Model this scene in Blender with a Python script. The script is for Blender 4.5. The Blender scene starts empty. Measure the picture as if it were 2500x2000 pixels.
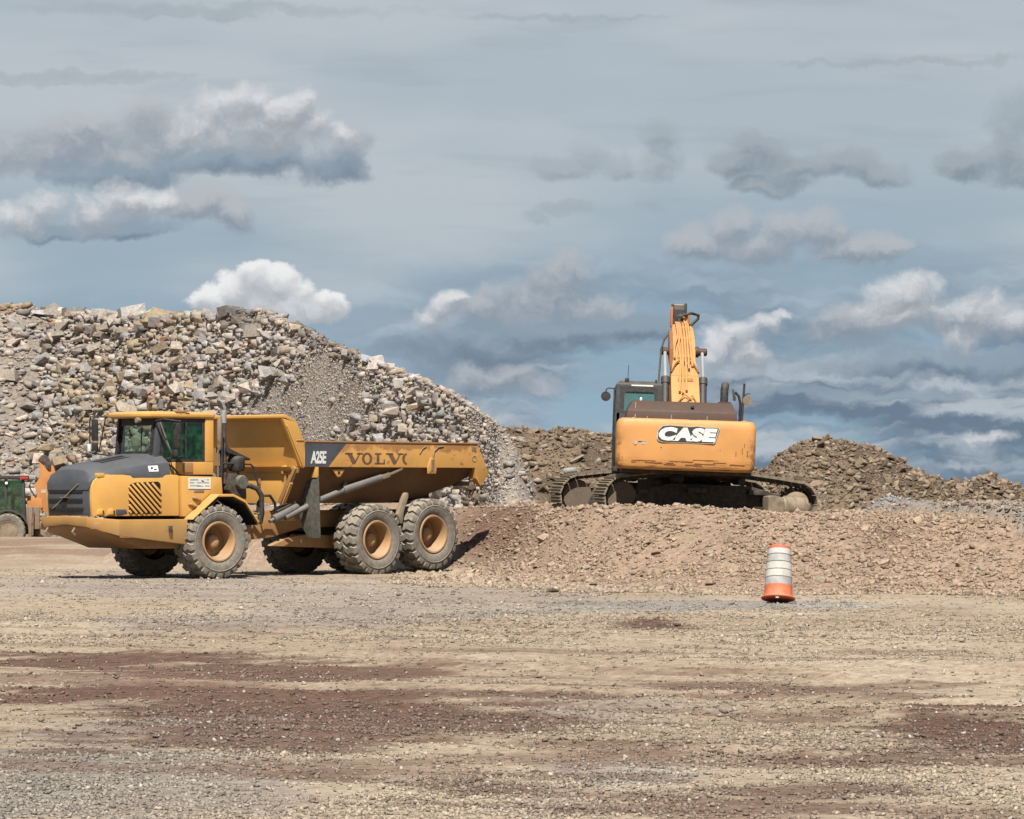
import bpy, bmesh, math, random
import numpy as np
from mathutils import Matrix, Vector

scene = bpy.context.scene
COL = scene.collection
R = math.radians
random.seed(7)
rng = np.random.default_rng(11)

# ---------------------------------------------------------------- camera
CAM_H = 1.83
FOC = 10000.0                                   # focal length in pixels of a 2500 px wide frame
cam_data = bpy.data.cameras.new('camera')
cam = bpy.data.objects.new('camera', cam_data)
COL.objects.link(cam)
cam.location = (0, 0, CAM_H)
cam.rotation_euler = (R(90), 0, 0)
cam_data.sensor_width = 36.0
cam_data.lens = 36.0 * FOC / 2500.0
cam_data.shift_y = 190.0 / 2500.0
cam_data.clip_start = 0.5
cam_data.clip_end = 20000
scene.camera = cam

# ---------------------------------------------------------------- world (sky with drifting cloud)
SUN_EL = 55.0
SUN_AZ = 183.0          # compass-like, 0 = straight ahead (+y), 180 = behind the camera
world = bpy.data.worlds.new('World')
scene.world = world
world.use_nodes = True
wt = world.node_tree
wt.nodes.clear()


class NT:
    """tiny helper for node trees"""
    def __init__(self, tree):
        self.t = tree

    def n(self, typ, **kw):
        nd = self.t.nodes.new(typ)
        for k, v in kw.items():
            setattr(nd, k, v)
        return nd

    def put(self, sock, val):
        if isinstance(val, bpy.types.NodeSocket):
            self.t.links.new(val, sock)
        elif val is not None:
            if sock.type == 'RGBA' and len(val) == 3:
                val = (*val, 1)
            sock.default_value = val

    def math(self, op, a, b=None, c=None, clamp=False):
        nd = self.n('ShaderNodeMath', operation=op, use_clamp=clamp)
        self.put(nd.inputs[0], a)
        if b is not None: self.put(nd.inputs[1], b)
        if c is not None: self.put(nd.inputs[2], c)
        return nd.outputs[0]

    def mix(self, f, a, b, blend='MIX'):
        nd = self.n('ShaderNodeMix', data_type='RGBA', blend_type=blend)
        nd.clamp_factor = True
        self.put(nd.inputs[0], f); self.put(nd.inputs[6], a); self.put(nd.inputs[7], b)
        return nd.outputs[2]

    def step(self, x, lo, hi, smooth=True):
        nd = self.n('ShaderNodeMapRange', interpolation_type='SMOOTHSTEP' if smooth else 'LINEAR', clamp=True)
        self.put(nd.inputs[0], x); self.put(nd.inputs[1], lo); self.put(nd.inputs[2], hi)
        nd.inputs[3].default_value = 0; nd.inputs[4].default_value = 1
        return nd.outputs[0]

    def noise(self, vec, scale, detail=4, rough=0.55, dist=0.0, dim='3D'):
        nd = self.n('ShaderNodeTexNoise', noise_dimensions=dim)
        if vec is not None: self.put(nd.inputs['Vector'], vec)
        nd.inputs['Scale'].default_value = scale
        nd.inputs['Detail'].default_value = detail
        nd.inputs['Roughness'].default_value = rough
        nd.inputs['Distortion'].default_value = dist
        return nd.outputs['Fac'], nd.outputs['Color']

    def vec(self, x, y, z):
        nd = self.n('ShaderNodeCombineXYZ')
        self.put(nd.inputs[0], x); self.put(nd.inputs[1], y); self.put(nd.inputs[2], z)
        return nd.outputs[0]

    def sep(self, v):
        nd = self.n('ShaderNodeSeparateXYZ')
        self.put(nd.inputs[0], v)
        return nd.outputs

    def ramp(self, f, stops):
        nd = self.n('ShaderNodeValToRGB')
        cr = nd.color_ramp
        while len(cr.elements) < len(stops): cr.elements.new(0.5)
        for e, (p, c) in zip(cr.elements, stops):
            e.position = p
            e.color = (*c, 1) if len(c) == 3 else c
        self.put(nd.inputs[0], f)
        return nd.outputs[0]


W = NT(wt)
tc = W.n('ShaderNodeTexCoord')
dx, dy, dz = W.sep(tc.outputs['Generated'])
az = W.math('MULTIPLY', W.math('ARCTAN2', dx, dy), 10.0)       # tenths of a radian to the right of north
el = W.math('MULTIPLY', W.math('ARCSINE', dz), 10.0)           # tenths of a radian above the horizon
sky = W.n('ShaderNodeTexSky', sky_type='NISHITA')
sky.sun_disc = False
sky.sun_elevation = R(SUN_EL)
sky.sun_rotation = R(SUN_AZ)
sky.altitude = 200
sky.air_density = 1.0
sky.dust_density = 0.4
sky.ozone_density = 1.5
W.put(sky.inputs[0], W.vec(dx, dy, W.math('ADD', W.math('MAXIMUM', dz, 0.0), 0.16)))
clear = W.mix(1.0, sky.outputs[0], (0.098, 0.096, 0.086), 'MULTIPLY')

_, wc = W.noise(W.vec(az, W.math('MULTIPLY', el, 1.2), 0.0), 7.0, 5, 0.6, dim='2D')
wx, wy, wz_ = W.sep(wc)
DEL = 0.030                                                     # towards the light, for the shading of cloud tops
ua = W.math('ADD', az, W.math('MULTIPLY_ADD', wx, 0.105, -0.0525))
va = W.math('ADD', el, W.math('MULTIPLY_ADD', wy, 0.08, -0.04))
PW = W.vec(ua, va, 0.0)
PWL = W.vec(W.math('ADD', ua, -0.006), W.math('ADD', va, DEL), 0.0)
n1, _ = W.noise(PW, 8.0, 5, 0.62, dim='2D')
n2, _ = W.noise(PWL, 8.0, 5, 0.62, dim='2D')
n1 = W.math('SUBTRACT', n1, 0.5)
n2 = W.math('SUBTRACT', n2, 0.5)

# thin high veil, faintly streaked
st1, _ = W.noise(W.vec(W.math('MULTIPLY', az, 0.55), W.math('MULTIPLY', el, 2.4), 0.0), 1.5, 3, 0.5, dim='2D')
st2, _ = W.noise(W.vec(W.math('ADD', W.math('MULTIPLY', az, 1.0), W.math('MULTIPLY', el, 0.6)), W.math('MULTIPLY', el, 7.0), 0.0), 2.1, 5, 0.55, dim='2D')
cover = W.math('MULTIPLY', W.step(W.math('ADD', el, W.math('MULTIPLY_ADD', st1, 0.6, -0.3)), -0.10, 0.75), 0.92)
cover = W.math('MULTIPLY', cover, W.math('MULTIPLY_ADD', W.step(el, 2.0, 8.0), -0.70, 1.0))     # looking up, the gaps between the clouds open
veil = W.mix(W.step(el, 0.25, 0.95), (0.322, 0.425, 0.486), (0.440, 0.508, 0.560))
veil = W.mix(W.math('MULTIPLY', W.step(st1, 0.35, 0.65), 0.65), veil, (0.555, 0.590, 0.625))
veil = W.mix(W.math('MULTIPLY', W.step(st2, 0.50, 0.75), 0.20), veil, (0.28, 0.345, 0.405))
base = W.mix(cover, clear, veil)


def D(x, y):            # photograph coordinates (2156 wide) -> sky angles in tenths of a radian
    return (x * 1.1596 - 1250) / 1000.0, (1190 - y * 1.1596) / 1000.0


def blobs(lst):
    """union of soft puffs, here and a little towards the light (smallest squared distance)"""
    out = []
    for P in (PW, PWL):
        best = None
        for cx, cy, rx, ry in lst:
            u0, v0 = D(cx, cy)
            sx, sy = 862.4 / rx, 862.4 / ry
            q = W.n('ShaderNodeVectorMath', operation='MULTIPLY_ADD')
            W.put(q.inputs[0], P)
            q.inputs[1].default_value = (sx, sy, 0)
            q.inputs[2].default_value = (-u0 * sx, -v0 * sy, 0)
            d = W.n('ShaderNodeVectorMath', operation='DOT_PRODUCT')
            W.put(d.inputs[0], q.outputs[0]); W.put(d.inputs[1], q.outputs[0])
            best = d.outputs['Value'] if best is None else W.math('SMOOTH_MIN', best, d.outputs['Value'], 0.35)
        out.append(W.math('SUBTRACT', 1.0, W.math('MINIMUM', best, 5.0)))
    return out


def layer(col, lst, amp, lo, hi, k, dark, light, llo=-0.45, lhi=0.85):
    m, mm = blobs(lst)
    d0 = W.math('ADD', m, W.math('MULTIPLY', n1, amp))
    d1 = W.math('ADD', mm, W.math('MULTIPLY', n2, amp))
    lit = W.step(W.math('SUBTRACT', d0, d1), llo, lhi)
    return W.mix(W.math('MULTIPLY', W.step(d0, lo, hi), k), col, W.mix(lit, dark, light))


col = base
# low stratus rows near the horizon, thickest to the right
low = W.math('SUBTRACT', 1.0, W.step(va, 0.22, 0.66))
side = W.step(az, -0.70, 0.25)
rk = W.math('MULTIPLY', low, W.math('MULTIPLY_ADD', side, 0.85, 0.15))
rv0 = W.vec(ua, W.math('MULTIPLY', va, 4.0), 0.0)
rv1 = W.vec(ua, W.math('MULTIPLY', W.math('ADD', va, 0.030), 4.0), 0.0)
rows, _ = W.noise(rv0, 1.9, 4, 0.52, dim='2D')
rowsb, _ = W.noise(rv1, 1.9, 4, 0.52, dim='2D')
rlit = W.step(W.math('SUBTRACT', rows, rowsb), -0.09, 0.16)
col = W.mix(W.math('MULTIPLY', W.step(rows, 0.28, 0.52), rk), col, W.mix(rlit, (0.150, 0.212, 0.292), (0.455, 0.515, 0.57)))
# grey scraps without much light in them
col = layer(col, [(1230, 322, 50, 42), (1195, 348, 70, 30), (1290, 350, 60, 30), (1392, 296, 44, 42), (1384, 345, 54, 36), (1130, 456, 30, 18), (1200, 440, 60, 12), (1372, 437, 36, 11),
                  (2140, 262, 66, 66), (420, 28, 430, 15), (150, 172, 260, 15), (1200, 42, 220, 8), (1900, 137, 320, 9)],
            2.4, -0.55, 1.2, 0.62, (0.228, 0.290, 0.345), (0.36, 0.415, 0.455))
col = layer(col, [(1570, 345, 80, 30), (1605, 318, 70, 34), (1690, 352, 100, 34), (1770, 352, 90, 30), (1840, 368, 90, 24), (1625, 388, 90, 24), (2040, 346, 70, 34), (2105, 345, 70, 46), (2140, 372, 80, 34)],
            2.3, -0.55, 1.1, 0.80, (0.200, 0.254, 0.308), (0.345, 0.388, 0.43))
# dull heaps
col = layer(col, [(300, 268, 70, 56), (215, 290, 110, 60), (335, 305, 90, 58), (120, 305, 110, 60), (40, 330, 100, 60), (250, 338, 170, 44), (420, 432, 90, 38), (495, 450, 60, 42), (740, 310, 50, 56),
                  (1190, 715, 34, 28), (1060, 640, 120, 56), (1180, 590, 80, 70), (1150, 645, 170, 64), (1250, 655, 90, 44), (1000, 795, 64, 40), (1065, 792, 72, 36), (1120, 815, 74, 32), (1470, 505, 90, 42), (1535, 475, 60, 42),
                  (1570, 522, 130, 42), (1655, 490, 74, 48), (1730, 482, 74, 48), (1780, 522, 110, 36), (1860, 530, 70, 22), (1800, 690, 130, 60)],
            2.0, -0.25, 0.95, 0.80, (0.250, 0.298, 0.355), (0.475, 0.495, 0.53))
# bases and shaded banks
col = layer(col, [(560, 338, 200, 40), (690, 348, 100, 48), (420, 350, 140, 34), (250, 372, 180, 34), (280, 482, 130, 26), (120, 492, 120, 24), (1210, 700, 260, 36), (1370, 690, 130, 30), (1000, 730, 200, 50),
                  (1900, 765, 280, 36), (2100, 770, 160, 34), (1750, 830, 300, 22)],
            1.8, -0.25, 1.0, 0.85, (0.148, 0.208, 0.285), (0.27, 0.342, 0.415))
# bright heaps
col = layer(col, [(425, 275, 66, 56), (470, 236, 70, 52), (532, 222, 74, 52), (604, 234, 70, 52), (655, 268, 60, 48), (560, 276, 130, 56), (478, 292, 100, 44), (712, 284, 40, 30), (242, 424, 58, 46), (200, 452, 70, 48),
                  (295, 430, 66, 34), (100, 442, 70, 40), (45, 468, 80, 40), (345, 424, 50, 26), (936, 640, 42, 38), (958, 622, 28, 24), (912, 672, 48, 34), (1520, 732, 60, 46), (1560, 702, 58, 42),
                  (1602, 684, 44, 28), (1634, 670, 26, 16), (1498, 752, 56, 34), (1562, 742, 66, 42), (1850, 642, 62, 54), (1902, 620, 70, 48), (1952, 610, 54, 42), (1882, 672, 90, 46), (1962, 662, 70, 46), (2052, 652, 70, 46),
                  (2102, 682, 82, 50), (2020, 712, 60, 40), (2085, 925, 60, 20)],
            2.0, -0.30, 1.10, 0.93, (0.320, 0.358, 0.408), (0.74, 0.74, 0.755), -0.55, 1.25)
col = layer(col, [(540, 590, 56, 44), (578, 602, 56, 50), (502, 612, 52, 42), (450, 634, 56, 36), (622, 622, 58, 42), (684, 640, 52, 36), (560, 645, 140, 50), (655, 652, 78, 40)],
            1.5, -0.15, 0.50, 0.97, (0.42, 0.45, 0.49), (0.86, 0.86, 0.86), -0.6, 1.2)
# the cloud field goes on all round
gen, _ = W.noise(W.vec(W.math('MULTIPLY', az, 0.5), W.math('MULTIPLY', el, 1.1), 11.0), 1.0, 6, 0.55, dim='2D')
out_of_view = W.step(W.math('MAXIMUM', W.math('ABSOLUTE', az), W.math('SUBTRACT', el, 0.1)), 1.25, 2.0)
col = W.mix(W.math('MULTIPLY', W.step(gen, 0.45, 0.65), W.math('MULTIPLY', out_of_view, 0.5)), col, (0.40, 0.43, 0.48))
bg = W.n('ShaderNodeBackground')
wt.links.new(col, bg.inputs[0])
bg.inputs[1].default_value = 0.515
world.cycles.sampling_method = 'MANUAL'
world.cycles.sample_map_resolution = 256
wo = W.n('ShaderNodeOutputWorld')
wt.links.new(bg.outputs[0], wo.inputs[0])

# ---------------------------------------------------------------- sun and exposure
sun_data = bpy.data.lights.new('sun', 'SUN')
sun_data.energy = 5.0
sun_data.angle = R(0.53)
sun_data.color = (1.0, 0.945, 0.865)
sun = bpy.data.objects.new('sun', sun_data)
COL.objects.link(sun)
_sd = Vector((math.sin(R(SUN_AZ)) * math.cos(R(SUN_EL)), math.cos(R(SUN_AZ)) * math.cos(R(SUN_EL)), math.sin(R(SUN_EL))))
sun.rotation_euler = (-_sd).to_track_quat('-Z', 'Y').to_euler()
sun.location = _sd * 60

scene.view_settings.view_transform = 'Standard'
scene.view_settings.look = 'None'
scene.view_settings.exposure = 0.95
scene.view_settings.gamma = 1.0
scene.view_settings.use_curve_mapping = False
scene.render.engine = 'CYCLES'
scene.cycles.max_bounces = 6
scene.cycles.diffuse_bounces = 2
scene.cycles.transparent_max_bounces = 12
scene.cycles.use_denoising = True

# ---------------------------------------------------------------- helpers
def tag(o, label=None, cat=None, group=None, kind=None):
    if label: o['label'] = label
    if cat: o['category'] = cat
    if group: o['group'] = group
    if kind: o['kind'] = kind
    return o


def empty(name, loc=(0, 0, 0), rot=(0, 0, 0), label=None, cat=None, group=None):
    o = bpy.data.objects.new(name, None)
    COL.objects.link(o)
    o.location = loc
    o.rotation_euler = rot
    o.empty_display_size = 0.3
    return tag(o, label, cat, group)


class MB:
    """collects simple shapes; build() links them as one mesh object"""
    def __init__(self):
        self.v = []; self.f = []; self.loose = []

    def add(self, verts, faces):
        o = len(self.v)
        self.v += [tuple(p) for p in verts]
        self.f += [tuple(i + o for i in f) for f in faces]
        return self

    def box(self, lo, hi, rot=None, piv=None):
        (x0, y0, z0), (x1, y1, z1) = lo, hi
        vs = [Vector(p) for p in ((x0, y0, z0), (x1, y0, z0), (x1, y1, z0), (x0, y1, z0),
                                  (x0, y0, z1), (x1, y0, z1), (x1, y1, z1), (x0, y1, z1))]
        if rot is not None:
            c = Vector(piv) if piv else sum(vs, Vector()) / 8
            vs = [rot @ (p - c) + c for p in vs]
        return self.add(vs, [(0, 3, 2, 1), (4, 5, 6, 7), (0, 1, 5, 4), (1, 2, 6, 5), (2, 3, 7, 6), (3, 0, 4, 7)])

    def bar(self, a, b, w, h, up=(0, 0, 1)):
        a, b = Vector(a), Vector(b)
        d = (b - a).normalized()
        s = d.cross(Vector(up))
        if s.length < 1e-4: s = d.cross(Vector((1, 0, 0)))
        s.normalize()
        t = s.cross(d).normalized()
        s *= w / 2; t *= h / 2
        vs = [a - s - t, a + s - t, a + s + t, a - s + t, b - s - t, b + s - t, b + s + t, b - s + t]
        return self.add(vs, [(0, 3, 2, 1), (4, 5, 6, 7), (0, 1, 5, 4), (1, 2, 6, 5), (2, 3, 7, 6), (3, 0, 4, 7)])

    def prism(self, poly, lo, hi, axis='y'):
        """poly: 2-d outline; axis y -> (x,z) outline, z -> (x,y), x -> (y,z). lo/hi may be a list per point."""
        n = len(poly)
        L = lo if isinstance(lo, (list, tuple)) else [lo] * n
        Hh = hi if isinstance(hi, (list, tuple)) else [hi] * n
        def mk(p, d):
            return {'y': (p[0], d, p[1]), 'z': (p[0], p[1], d), 'x': (d, p[0], p[1])}[axis]
        vs = [mk(p, d) for p, d in zip(poly, L)] + [mk(p, d) for p, d in zip(poly, Hh)]
        fs = [tuple(range(n)), tuple(range(2 * n - 1, n - 1, -1))]
        fs += [(i, (i + 1) % n, n + (i + 1) % n, n + i) for i in range(n)]
        return self.add(vs, fs)

    def loft(self, secs, close=True, cap=True):
        n = len(secs[0])
        vs = [p for s in secs for p in s]
        fs = []
        m = n if close else n - 1
        for k in range(len(secs) - 1):
            for i in range(m):
                j = (i + 1) % n
                fs.append((k * n + i, k * n + j, (k + 1) * n + j, (k + 1) * n + i))
        if cap:
            fs.append(tuple(range(n)))
            fs.append(tuple((len(secs) - 1) * n + i for i in range(n - 1, -1, -1)))
        return self.add(vs, fs)

    def tube(self, path, r, n=10, cap=True):
        path = [Vector(p) for p in path]
        rs = r if isinstance(r, (list, tuple)) else [r] * len(path)
        secs = []
        prev = None
        for i, p in enumerate(path):
            if i == 0: d = path[1] - p
            elif i == len(path) - 1: d = p - path[i - 1]
            else: d = (path[i + 1] - p).normalized() + (p - path[i - 1]).normalized()
            d.normalize()
            ref = prev if prev is not None else (Vector((0, 0, 1)) if abs(d.z) < 0.9 else Vector((1, 0, 0)))
            s = d.cross(ref)
            if s.length < 1e-5: s = d.cross(Vector((0.3, 1, 0.2)))
            s.normalize()
            t = s.cross(d).normalized()
            prev = t
            secs.append([p + (s * math.cos(2 * math.pi * k / n) + t * math.sin(2 * math.pi * k / n)) * rs[i] for k in range(n)])
        return self.loft(secs, True, cap)

    def lathe(self, prof, axis='y', c=(0, 0, 0), n=32, cap=True):
        """prof: list of (radius, offset along axis)"""
        secs = []
        for r, h in prof:
            ring = []
            for k in range(n):
                a = 2 * math.pi * k / n
                x, y = r * math.cos(a), r * math.sin(a)
                p = {'y': (x, h, y), 'z': (x, y, h), 'x': (h, x, y)}[axis]
                ring.append((c[0] + p[0], c[1] + p[1], c[2] + p[2]))
            secs.append(ring)
        return self.loft(secs, True, cap)

    def mirror_y(self):
        o = len(self.v)
        self.v += [(x, -y, z) for x, y, z in self.v]
        self.f += [tuple(i + o for i in reversed(f)) for f in self.f]
        return self

    def flip(self):
        self.v = [(x, -y, z) for x, y, z in self.v]
        return self

    def mesh(self, name, smooth=None, bevel=0.0, segs=2, weld=False):
        bm = bmesh.new()
        vs = [bm.verts.new(p) for p in self.v]
        for f in self.f:
            try: bm.faces.new([vs[i] for i in f])
            except ValueError: pass
        if weld: bmesh.ops.remove_doubles(bm, verts=bm.verts, dist=1e-5)
        bmesh.ops.recalc_face_normals(bm, faces=bm.faces)
        if bevel > 0:
            es = [e for e in bm.edges if len(e.link_faces) == 2 and e.calc_face_angle(0) > R(28)]
            bmesh.ops.bevel(bm, geom=es, offset=bevel, segments=segs, profile=0.6, affect='EDGES', clamp_overlap=True)
        me = bpy.data.meshes.new(name)
        bm.to_mesh(me)
        bm.free()
        if smooth is not None:
            me.polygons.foreach_set('use_smooth', [True] * len(me.polygons))
            me.set_sharp_from_angle(angle=R(smooth))
        return me

    def build(self, name, mat, parent=None, smooth=40, bevel=0.0, segs=2, mtx=None, loc=None, weld=False):
        me = self.mesh(name, smooth, bevel, segs, weld)
        return link(name, me, mat, parent, mtx, loc)


def link(name, me, mat, parent=None, mtx=None, loc=None):
    if mat is not None and not me.materials: me.materials.append(mat)
    o = bpy.data.objects.new(name, me)
    COL.objects.link(o)
    if parent is not None: o.parent = parent
    if mtx is not None: o.matrix_local = mtx
    if loc is not None: o.location = loc
    return o


def copy_tree(o, parent=None):
    c = o.copy()
    COL.objects.link(c)
    c.parent = parent
    for ch in o.children: copy_tree(ch, c)
    return c


def text_mesh(s, size=1.0, bold=0.0, shear=0.0, extrude=0.003, space=1.0):
    cu = bpy.data.curves.new('t', 'FONT')
    cu.body = s; cu.size = size; cu.offset = bold; cu.shear = shear; cu.extrude = extrude
    cu.align_x = 'CENTER'; cu.align_y = 'CENTER'; cu.space_character = space
    cu.resolution_u = 3
    o = bpy.data.objects.new('t', cu)
    COL.objects.link(o)
    dg = bpy.context.evaluated_depsgraph_get()
    dg.update()
    me = bpy.data.meshes.new_from_object(o.evaluated_get(dg))
    bpy.data.objects.remove(o)
    bpy.data.curves.remove(cu)
    return me


# ---------------------------------------------------------------- numpy noise
def _hash(ix, iy, seed):
    h = (ix.astype(np.int64) * 374761393 + iy.astype(np.int64) * 668265263 + seed * 1442695041) & 0x7fffffff
    h = ((h ^ (h >> 13)) * 1274126177) & 0x7fffffff
    h = h ^ (h >> 16)
    return (h & 0xffff) / 65535.0


def vnoise(x, y, seed=0):
    ix, iy = np.floor(x), np.floor(y)
    fx, fy = x - ix, y - iy
    fx = fx * fx * (3 - 2 * fx); fy = fy * fy * (3 - 2 * fy)
    a = _hash(ix, iy, seed); b = _hash(ix + 1, iy, seed)
    c = _hash(ix, iy + 1, seed); d = _hash(ix + 1, iy + 1, seed)
    return (a * (1 - fx) + b * fx) * (1 - fy) + (c * (1 - fx) + d * fx) * fy


def fbm(x, y, oct=4, seed=0, gain=0.5):
    s = np.zeros_like(x, dtype=float); a = 1.0; t = 0.0
    for k in range(oct):
        s += a * vnoise(x * 2 ** k + 17.3 * k, y * 2 ** k - 9.1 * k, seed + k * 7)
        t += a; a *= gain
    return s / t


def sstep(x, a, b):
    t = np.clip((x - a) / (b - a), 0, 1)
    return t * t * (3 - 2 * t)


# ---------------------------------------------------------------- materials
def new_mat(name):
    m = bpy.data.materials.new(name)
    m.use_nodes = True
    m.node_tree.nodes.clear()
    N = NT(m.node_tree)
    b = N.n('ShaderNodeBsdfPrincipled')
    o = N.n('ShaderNodeOutputMaterial')
    m.node_tree.links.new(b.outputs[0], o.inputs[0])
    return m, N, b


def bump(N, b, h, strength=0.3, dist=0.02):
    bn = N.n('ShaderNodeBump')
    bn.inputs['Strength'].default_value = strength
    bn.inputs['Distance'].default_value = dist
    N.put(bn.inputs['Height'], h)
    N.put(b.inputs['Normal'], bn.outputs[0])


def paint(name, col, rough=0.45, dust=0.35, dust_col=(0.36, 0.275, 0.19), rust=0.0, rust_col=(0.13, 0.05, 0.022),
          scale=1.0, metal=0.0, vary=0.12, streak=0.0, spec=0.4, mud=None, top=None):
    col, dust_col, rust_col = (tuple(v * 0.74 for v in q) for q in (col, dust_col, rust_col))
    m, N, b = new_mat(name)
    tcn = N.n('ShaderNodeTexCoord')
    P = tcn.outputs['Object']
    geo = N.n('ShaderNodeNewGeometry')
    nx, ny, nz = N.sep(geo.outputs['Normal'])
    big, _ = N.noise(P, 1.7 * scale, 3, 0.5)
    fine, _ = N.noise(P, 11 * scale, 7, 0.68)
    c = N.mix(N.step(big, 0.3, 0.7), tuple(x * (1 - vary) for x in col), tuple(min(1, x * (1 + vary)) for x in col))
    if rust > 0:
        px, py, pz = N.sep(P)
        r1, _ = N.noise(N.vec(px, py, N.math('MULTIPLY', pz, 1.6)), 4.5 * scale, 8, 0.7)
        rm = N.step(r1, 0.67 - 0.22 * rust, 0.72 - 0.16 * rust)
        c = N.mix(N.math('MULTIPLY', rm, 0.85), c, rust_col)
    if dust > 0:
        d = N.math('ADD', N.math('MULTIPLY', N.step(fine, 0.35, 0.75), 0.7),
                   N.math('MULTIPLY', N.step(nz, 0.2, 0.9), 0.75))
        c = N.mix(N.math('MULTIPLY', d, dust), c, dust_col)
    if mud:                                         # mud splashed up from the ground: (full below z, none above z, amount)
        mz = N.sep(P)[2]
        mn, _ = N.noise(P, 5.0, 8, 0.72)
        mk = N.math('ADD', N.math('SUBTRACT', 1.0, N.step(mz, mud[0], mud[1])), N.math('MULTIPLY_ADD', mn, 1.6, -1.0))
        c = N.mix(N.math('MULTIPLY', N.step(mk, 0.1, 0.9), mud[2]), c, dust_col)
    if top:                                         # rust where loads have scraped the top edge: (none below z, full above z)
        mz = N.sep(P)[2]
        mn, _ = N.noise(P, 3.2, 8, 0.72)
        mk = N.math('ADD', N.step(mz, top[0], top[1]), N.math('MULTIPLY_ADD', mn, 3.0, -1.75))
        c = N.mix(N.math('MULTIPLY', N.step(mk, 0.15, 0.55), 0.72), c, rust_col)
    if streak > 0:
        px, py, pz = N.sep(P)
        s1, _ = N.noise(N.vec(N.math('MULTIPLY', px, 9.0), N.math('MULTIPLY', py, 9.0), N.math('MULTIPLY', pz, 0.8)), 1.0, 4, 0.6)
        c = N.mix(N.math('MULTIPLY', N.step(s1, 0.5, 0.75), streak), c, dust_col)
    N.put(b.inputs['Base Color'], c)
    N.put(b.inputs['Roughness'], N.math('ADD', rough, N.math('MULTIPLY_ADD', fine, 0.35, -0.1), clamp=True))
    b.inputs['Metallic'].default_value = metal
    b.inputs['Specular IOR Level'].default_value = spec
    bump(N, b, fine, 0.12, 0.01)
    return m


def glass_mat(name, tint, gloss=0.10, film=(0.22, 0.22, 0.19), amount=0.16):
    m = bpy.data.materials.new(name)
    m.use_nodes = True
    t = m.node_tree
    t.nodes.clear()
    N = NT(t)
    tr = N.n('ShaderNodeBsdfTransparent'); tr.inputs[0].default_value = (*tint, 1)
    gl = N.n('ShaderNodeBsdfGlossy'); gl.inputs['Roughness'].default_value = 0.04
    df = N.n('ShaderNodeBsdfDiffuse'); df.inputs[0].default_value = (*film, 1)
    geo = N.n('ShaderNodeTexCoord')
    f, _ = N.noise(geo.outputs['Object'], 5.0, 6, 0.65)
    fr = N.n('ShaderNodeFresnel'); fr.inputs[0].default_value = 1.5
    m1 = N.n('ShaderNodeMixShader'); m2 = N.n('ShaderNodeMixShader'); o = N.n('ShaderNodeOutputMaterial')
    N.put(m1.inputs[0], N.math('ADD', fr.outputs[0], gloss - 0.04, clamp=True))
    t.links.new(tr.outputs[0], m1.inputs[1]); t.links.new(gl.outputs[0], m1.inputs[2])
    N.put(m2.inputs[0], N.math('MULTIPLY', N.step(f, 0.4, 0.8), amount))
    t.links.new(m1.outputs[0], m2.inputs[1]); t.links.new(df.outputs[0], m2.inputs[2])
    t.links.new(m2.outputs[0], o.inputs[0])
    return m


YEL = (0.62, 0.330, 0.078)
M = {}
M['yellow'] = paint('truck_yellow_paint', YEL, 0.42, 0.26, rust=0.08, mud=(0.75, 1.75, 0.38), vary=.08)
M['yellow_worn'] = paint('truck_body_worn_paint', (0.57, 0.295, 0.075), 0.55, 0.26, rust=0.36, rust_col=(0.22, 0.095, 0.042), top=(2.42, 2.78))
M['yellow_dusty'] = paint('dusty_frame_paint', (0.33, 0.165, 0.055), 0.65, 0.55)
M['tub'] = paint('body_underside_shaded_paint', (0.165, 0.080, 0.030), 0.75, 0.55, dust_col=(0.105, 0.080, 0.058), rust=0.3)  # grimy yellow tub, base and dust colours darkened to paint in its shade
M['rim'] = paint('rim_paint', (0.40, 0.225, 0.100), 0.7, 0.55, rust=0.15, scale=2)
M['hood_grey'] = paint('hood_grey_paint', (0.060, 0.067, 0.080), 0.62, 0.15, dust_col=(0.22, 0.20, 0.18), spec=0.3)
M['black'] = paint('black_plastic', (0.014, 0.014, 0.016), 0.6, 0.18)
M['dark_metal'] = paint('dark_frame_metal', (0.028, 0.024, 0.022), 0.65, 0.35)
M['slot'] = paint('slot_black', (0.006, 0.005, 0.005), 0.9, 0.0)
M['steel'] = paint('dusty_steel_cylinder', (0.16, 0.155, 0.15), 0.5, 0.45, dust_col=(0.27, 0.23, 0.19), metal=0.25)
M['chrome'] = paint('chrome_rod', (0.52, 0.52, 0.50), 0.25, 0.15, metal=0.4)
M['rubber_flap'] = paint('rubber_flap', (0.060, 0.064, 0.054), 0.75, 0.50, streak=0.5, dust_col=(0.27, 0.235, 0.185))
M['tyre'] = paint('tyre_rubber', (0.165, 0.150, 0.130), 0.85, 1.0, dust_col=(0.32, 0.275, 0.22), spec=0.2)
M['white'] = paint('white_vinyl', (0.72, 0.72, 0.70), 0.5, 0.15)
M['ink'] = paint('dark_ink', (0.03, 0.03, 0.03), 0.6, 0.1)
M['ink_grey'] = paint('faded_print', (0.36, 0.36, 0.34), 0.6, 0.1)
M['rustpipe'] = paint('rusty_pipe', (0.20, 0.14, 0.10), 0.8, 0.5, rust=0.6)
M['vest'] = paint('safety_vest_cloth', (0.10, 0.55, 0.04), 0.8, 0.05)
M['glass'] = glass_mat('cab_glass', (0.80, 0.90, 0.84), 0.05)
M['glass_green'] = glass_mat('green_tinted_glass', (0.45, 0.84, 0.55), 0.05, (0.03, 0.16, 0.06), 0.5)
M['letter'] = paint('faded_lettering', (0.115, 0.062, 0.036), 0.6, 0.30, rust=0.1)
M['case'] = paint('excavator_orange_paint', (0.56, 0.265, 0.075), 0.5, 0.20, vary=0.08)
M['case_dark'] = paint('excavator_scraped_paint', (0.22, 0.075, 0.02), 0.7, 0.15)
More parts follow.
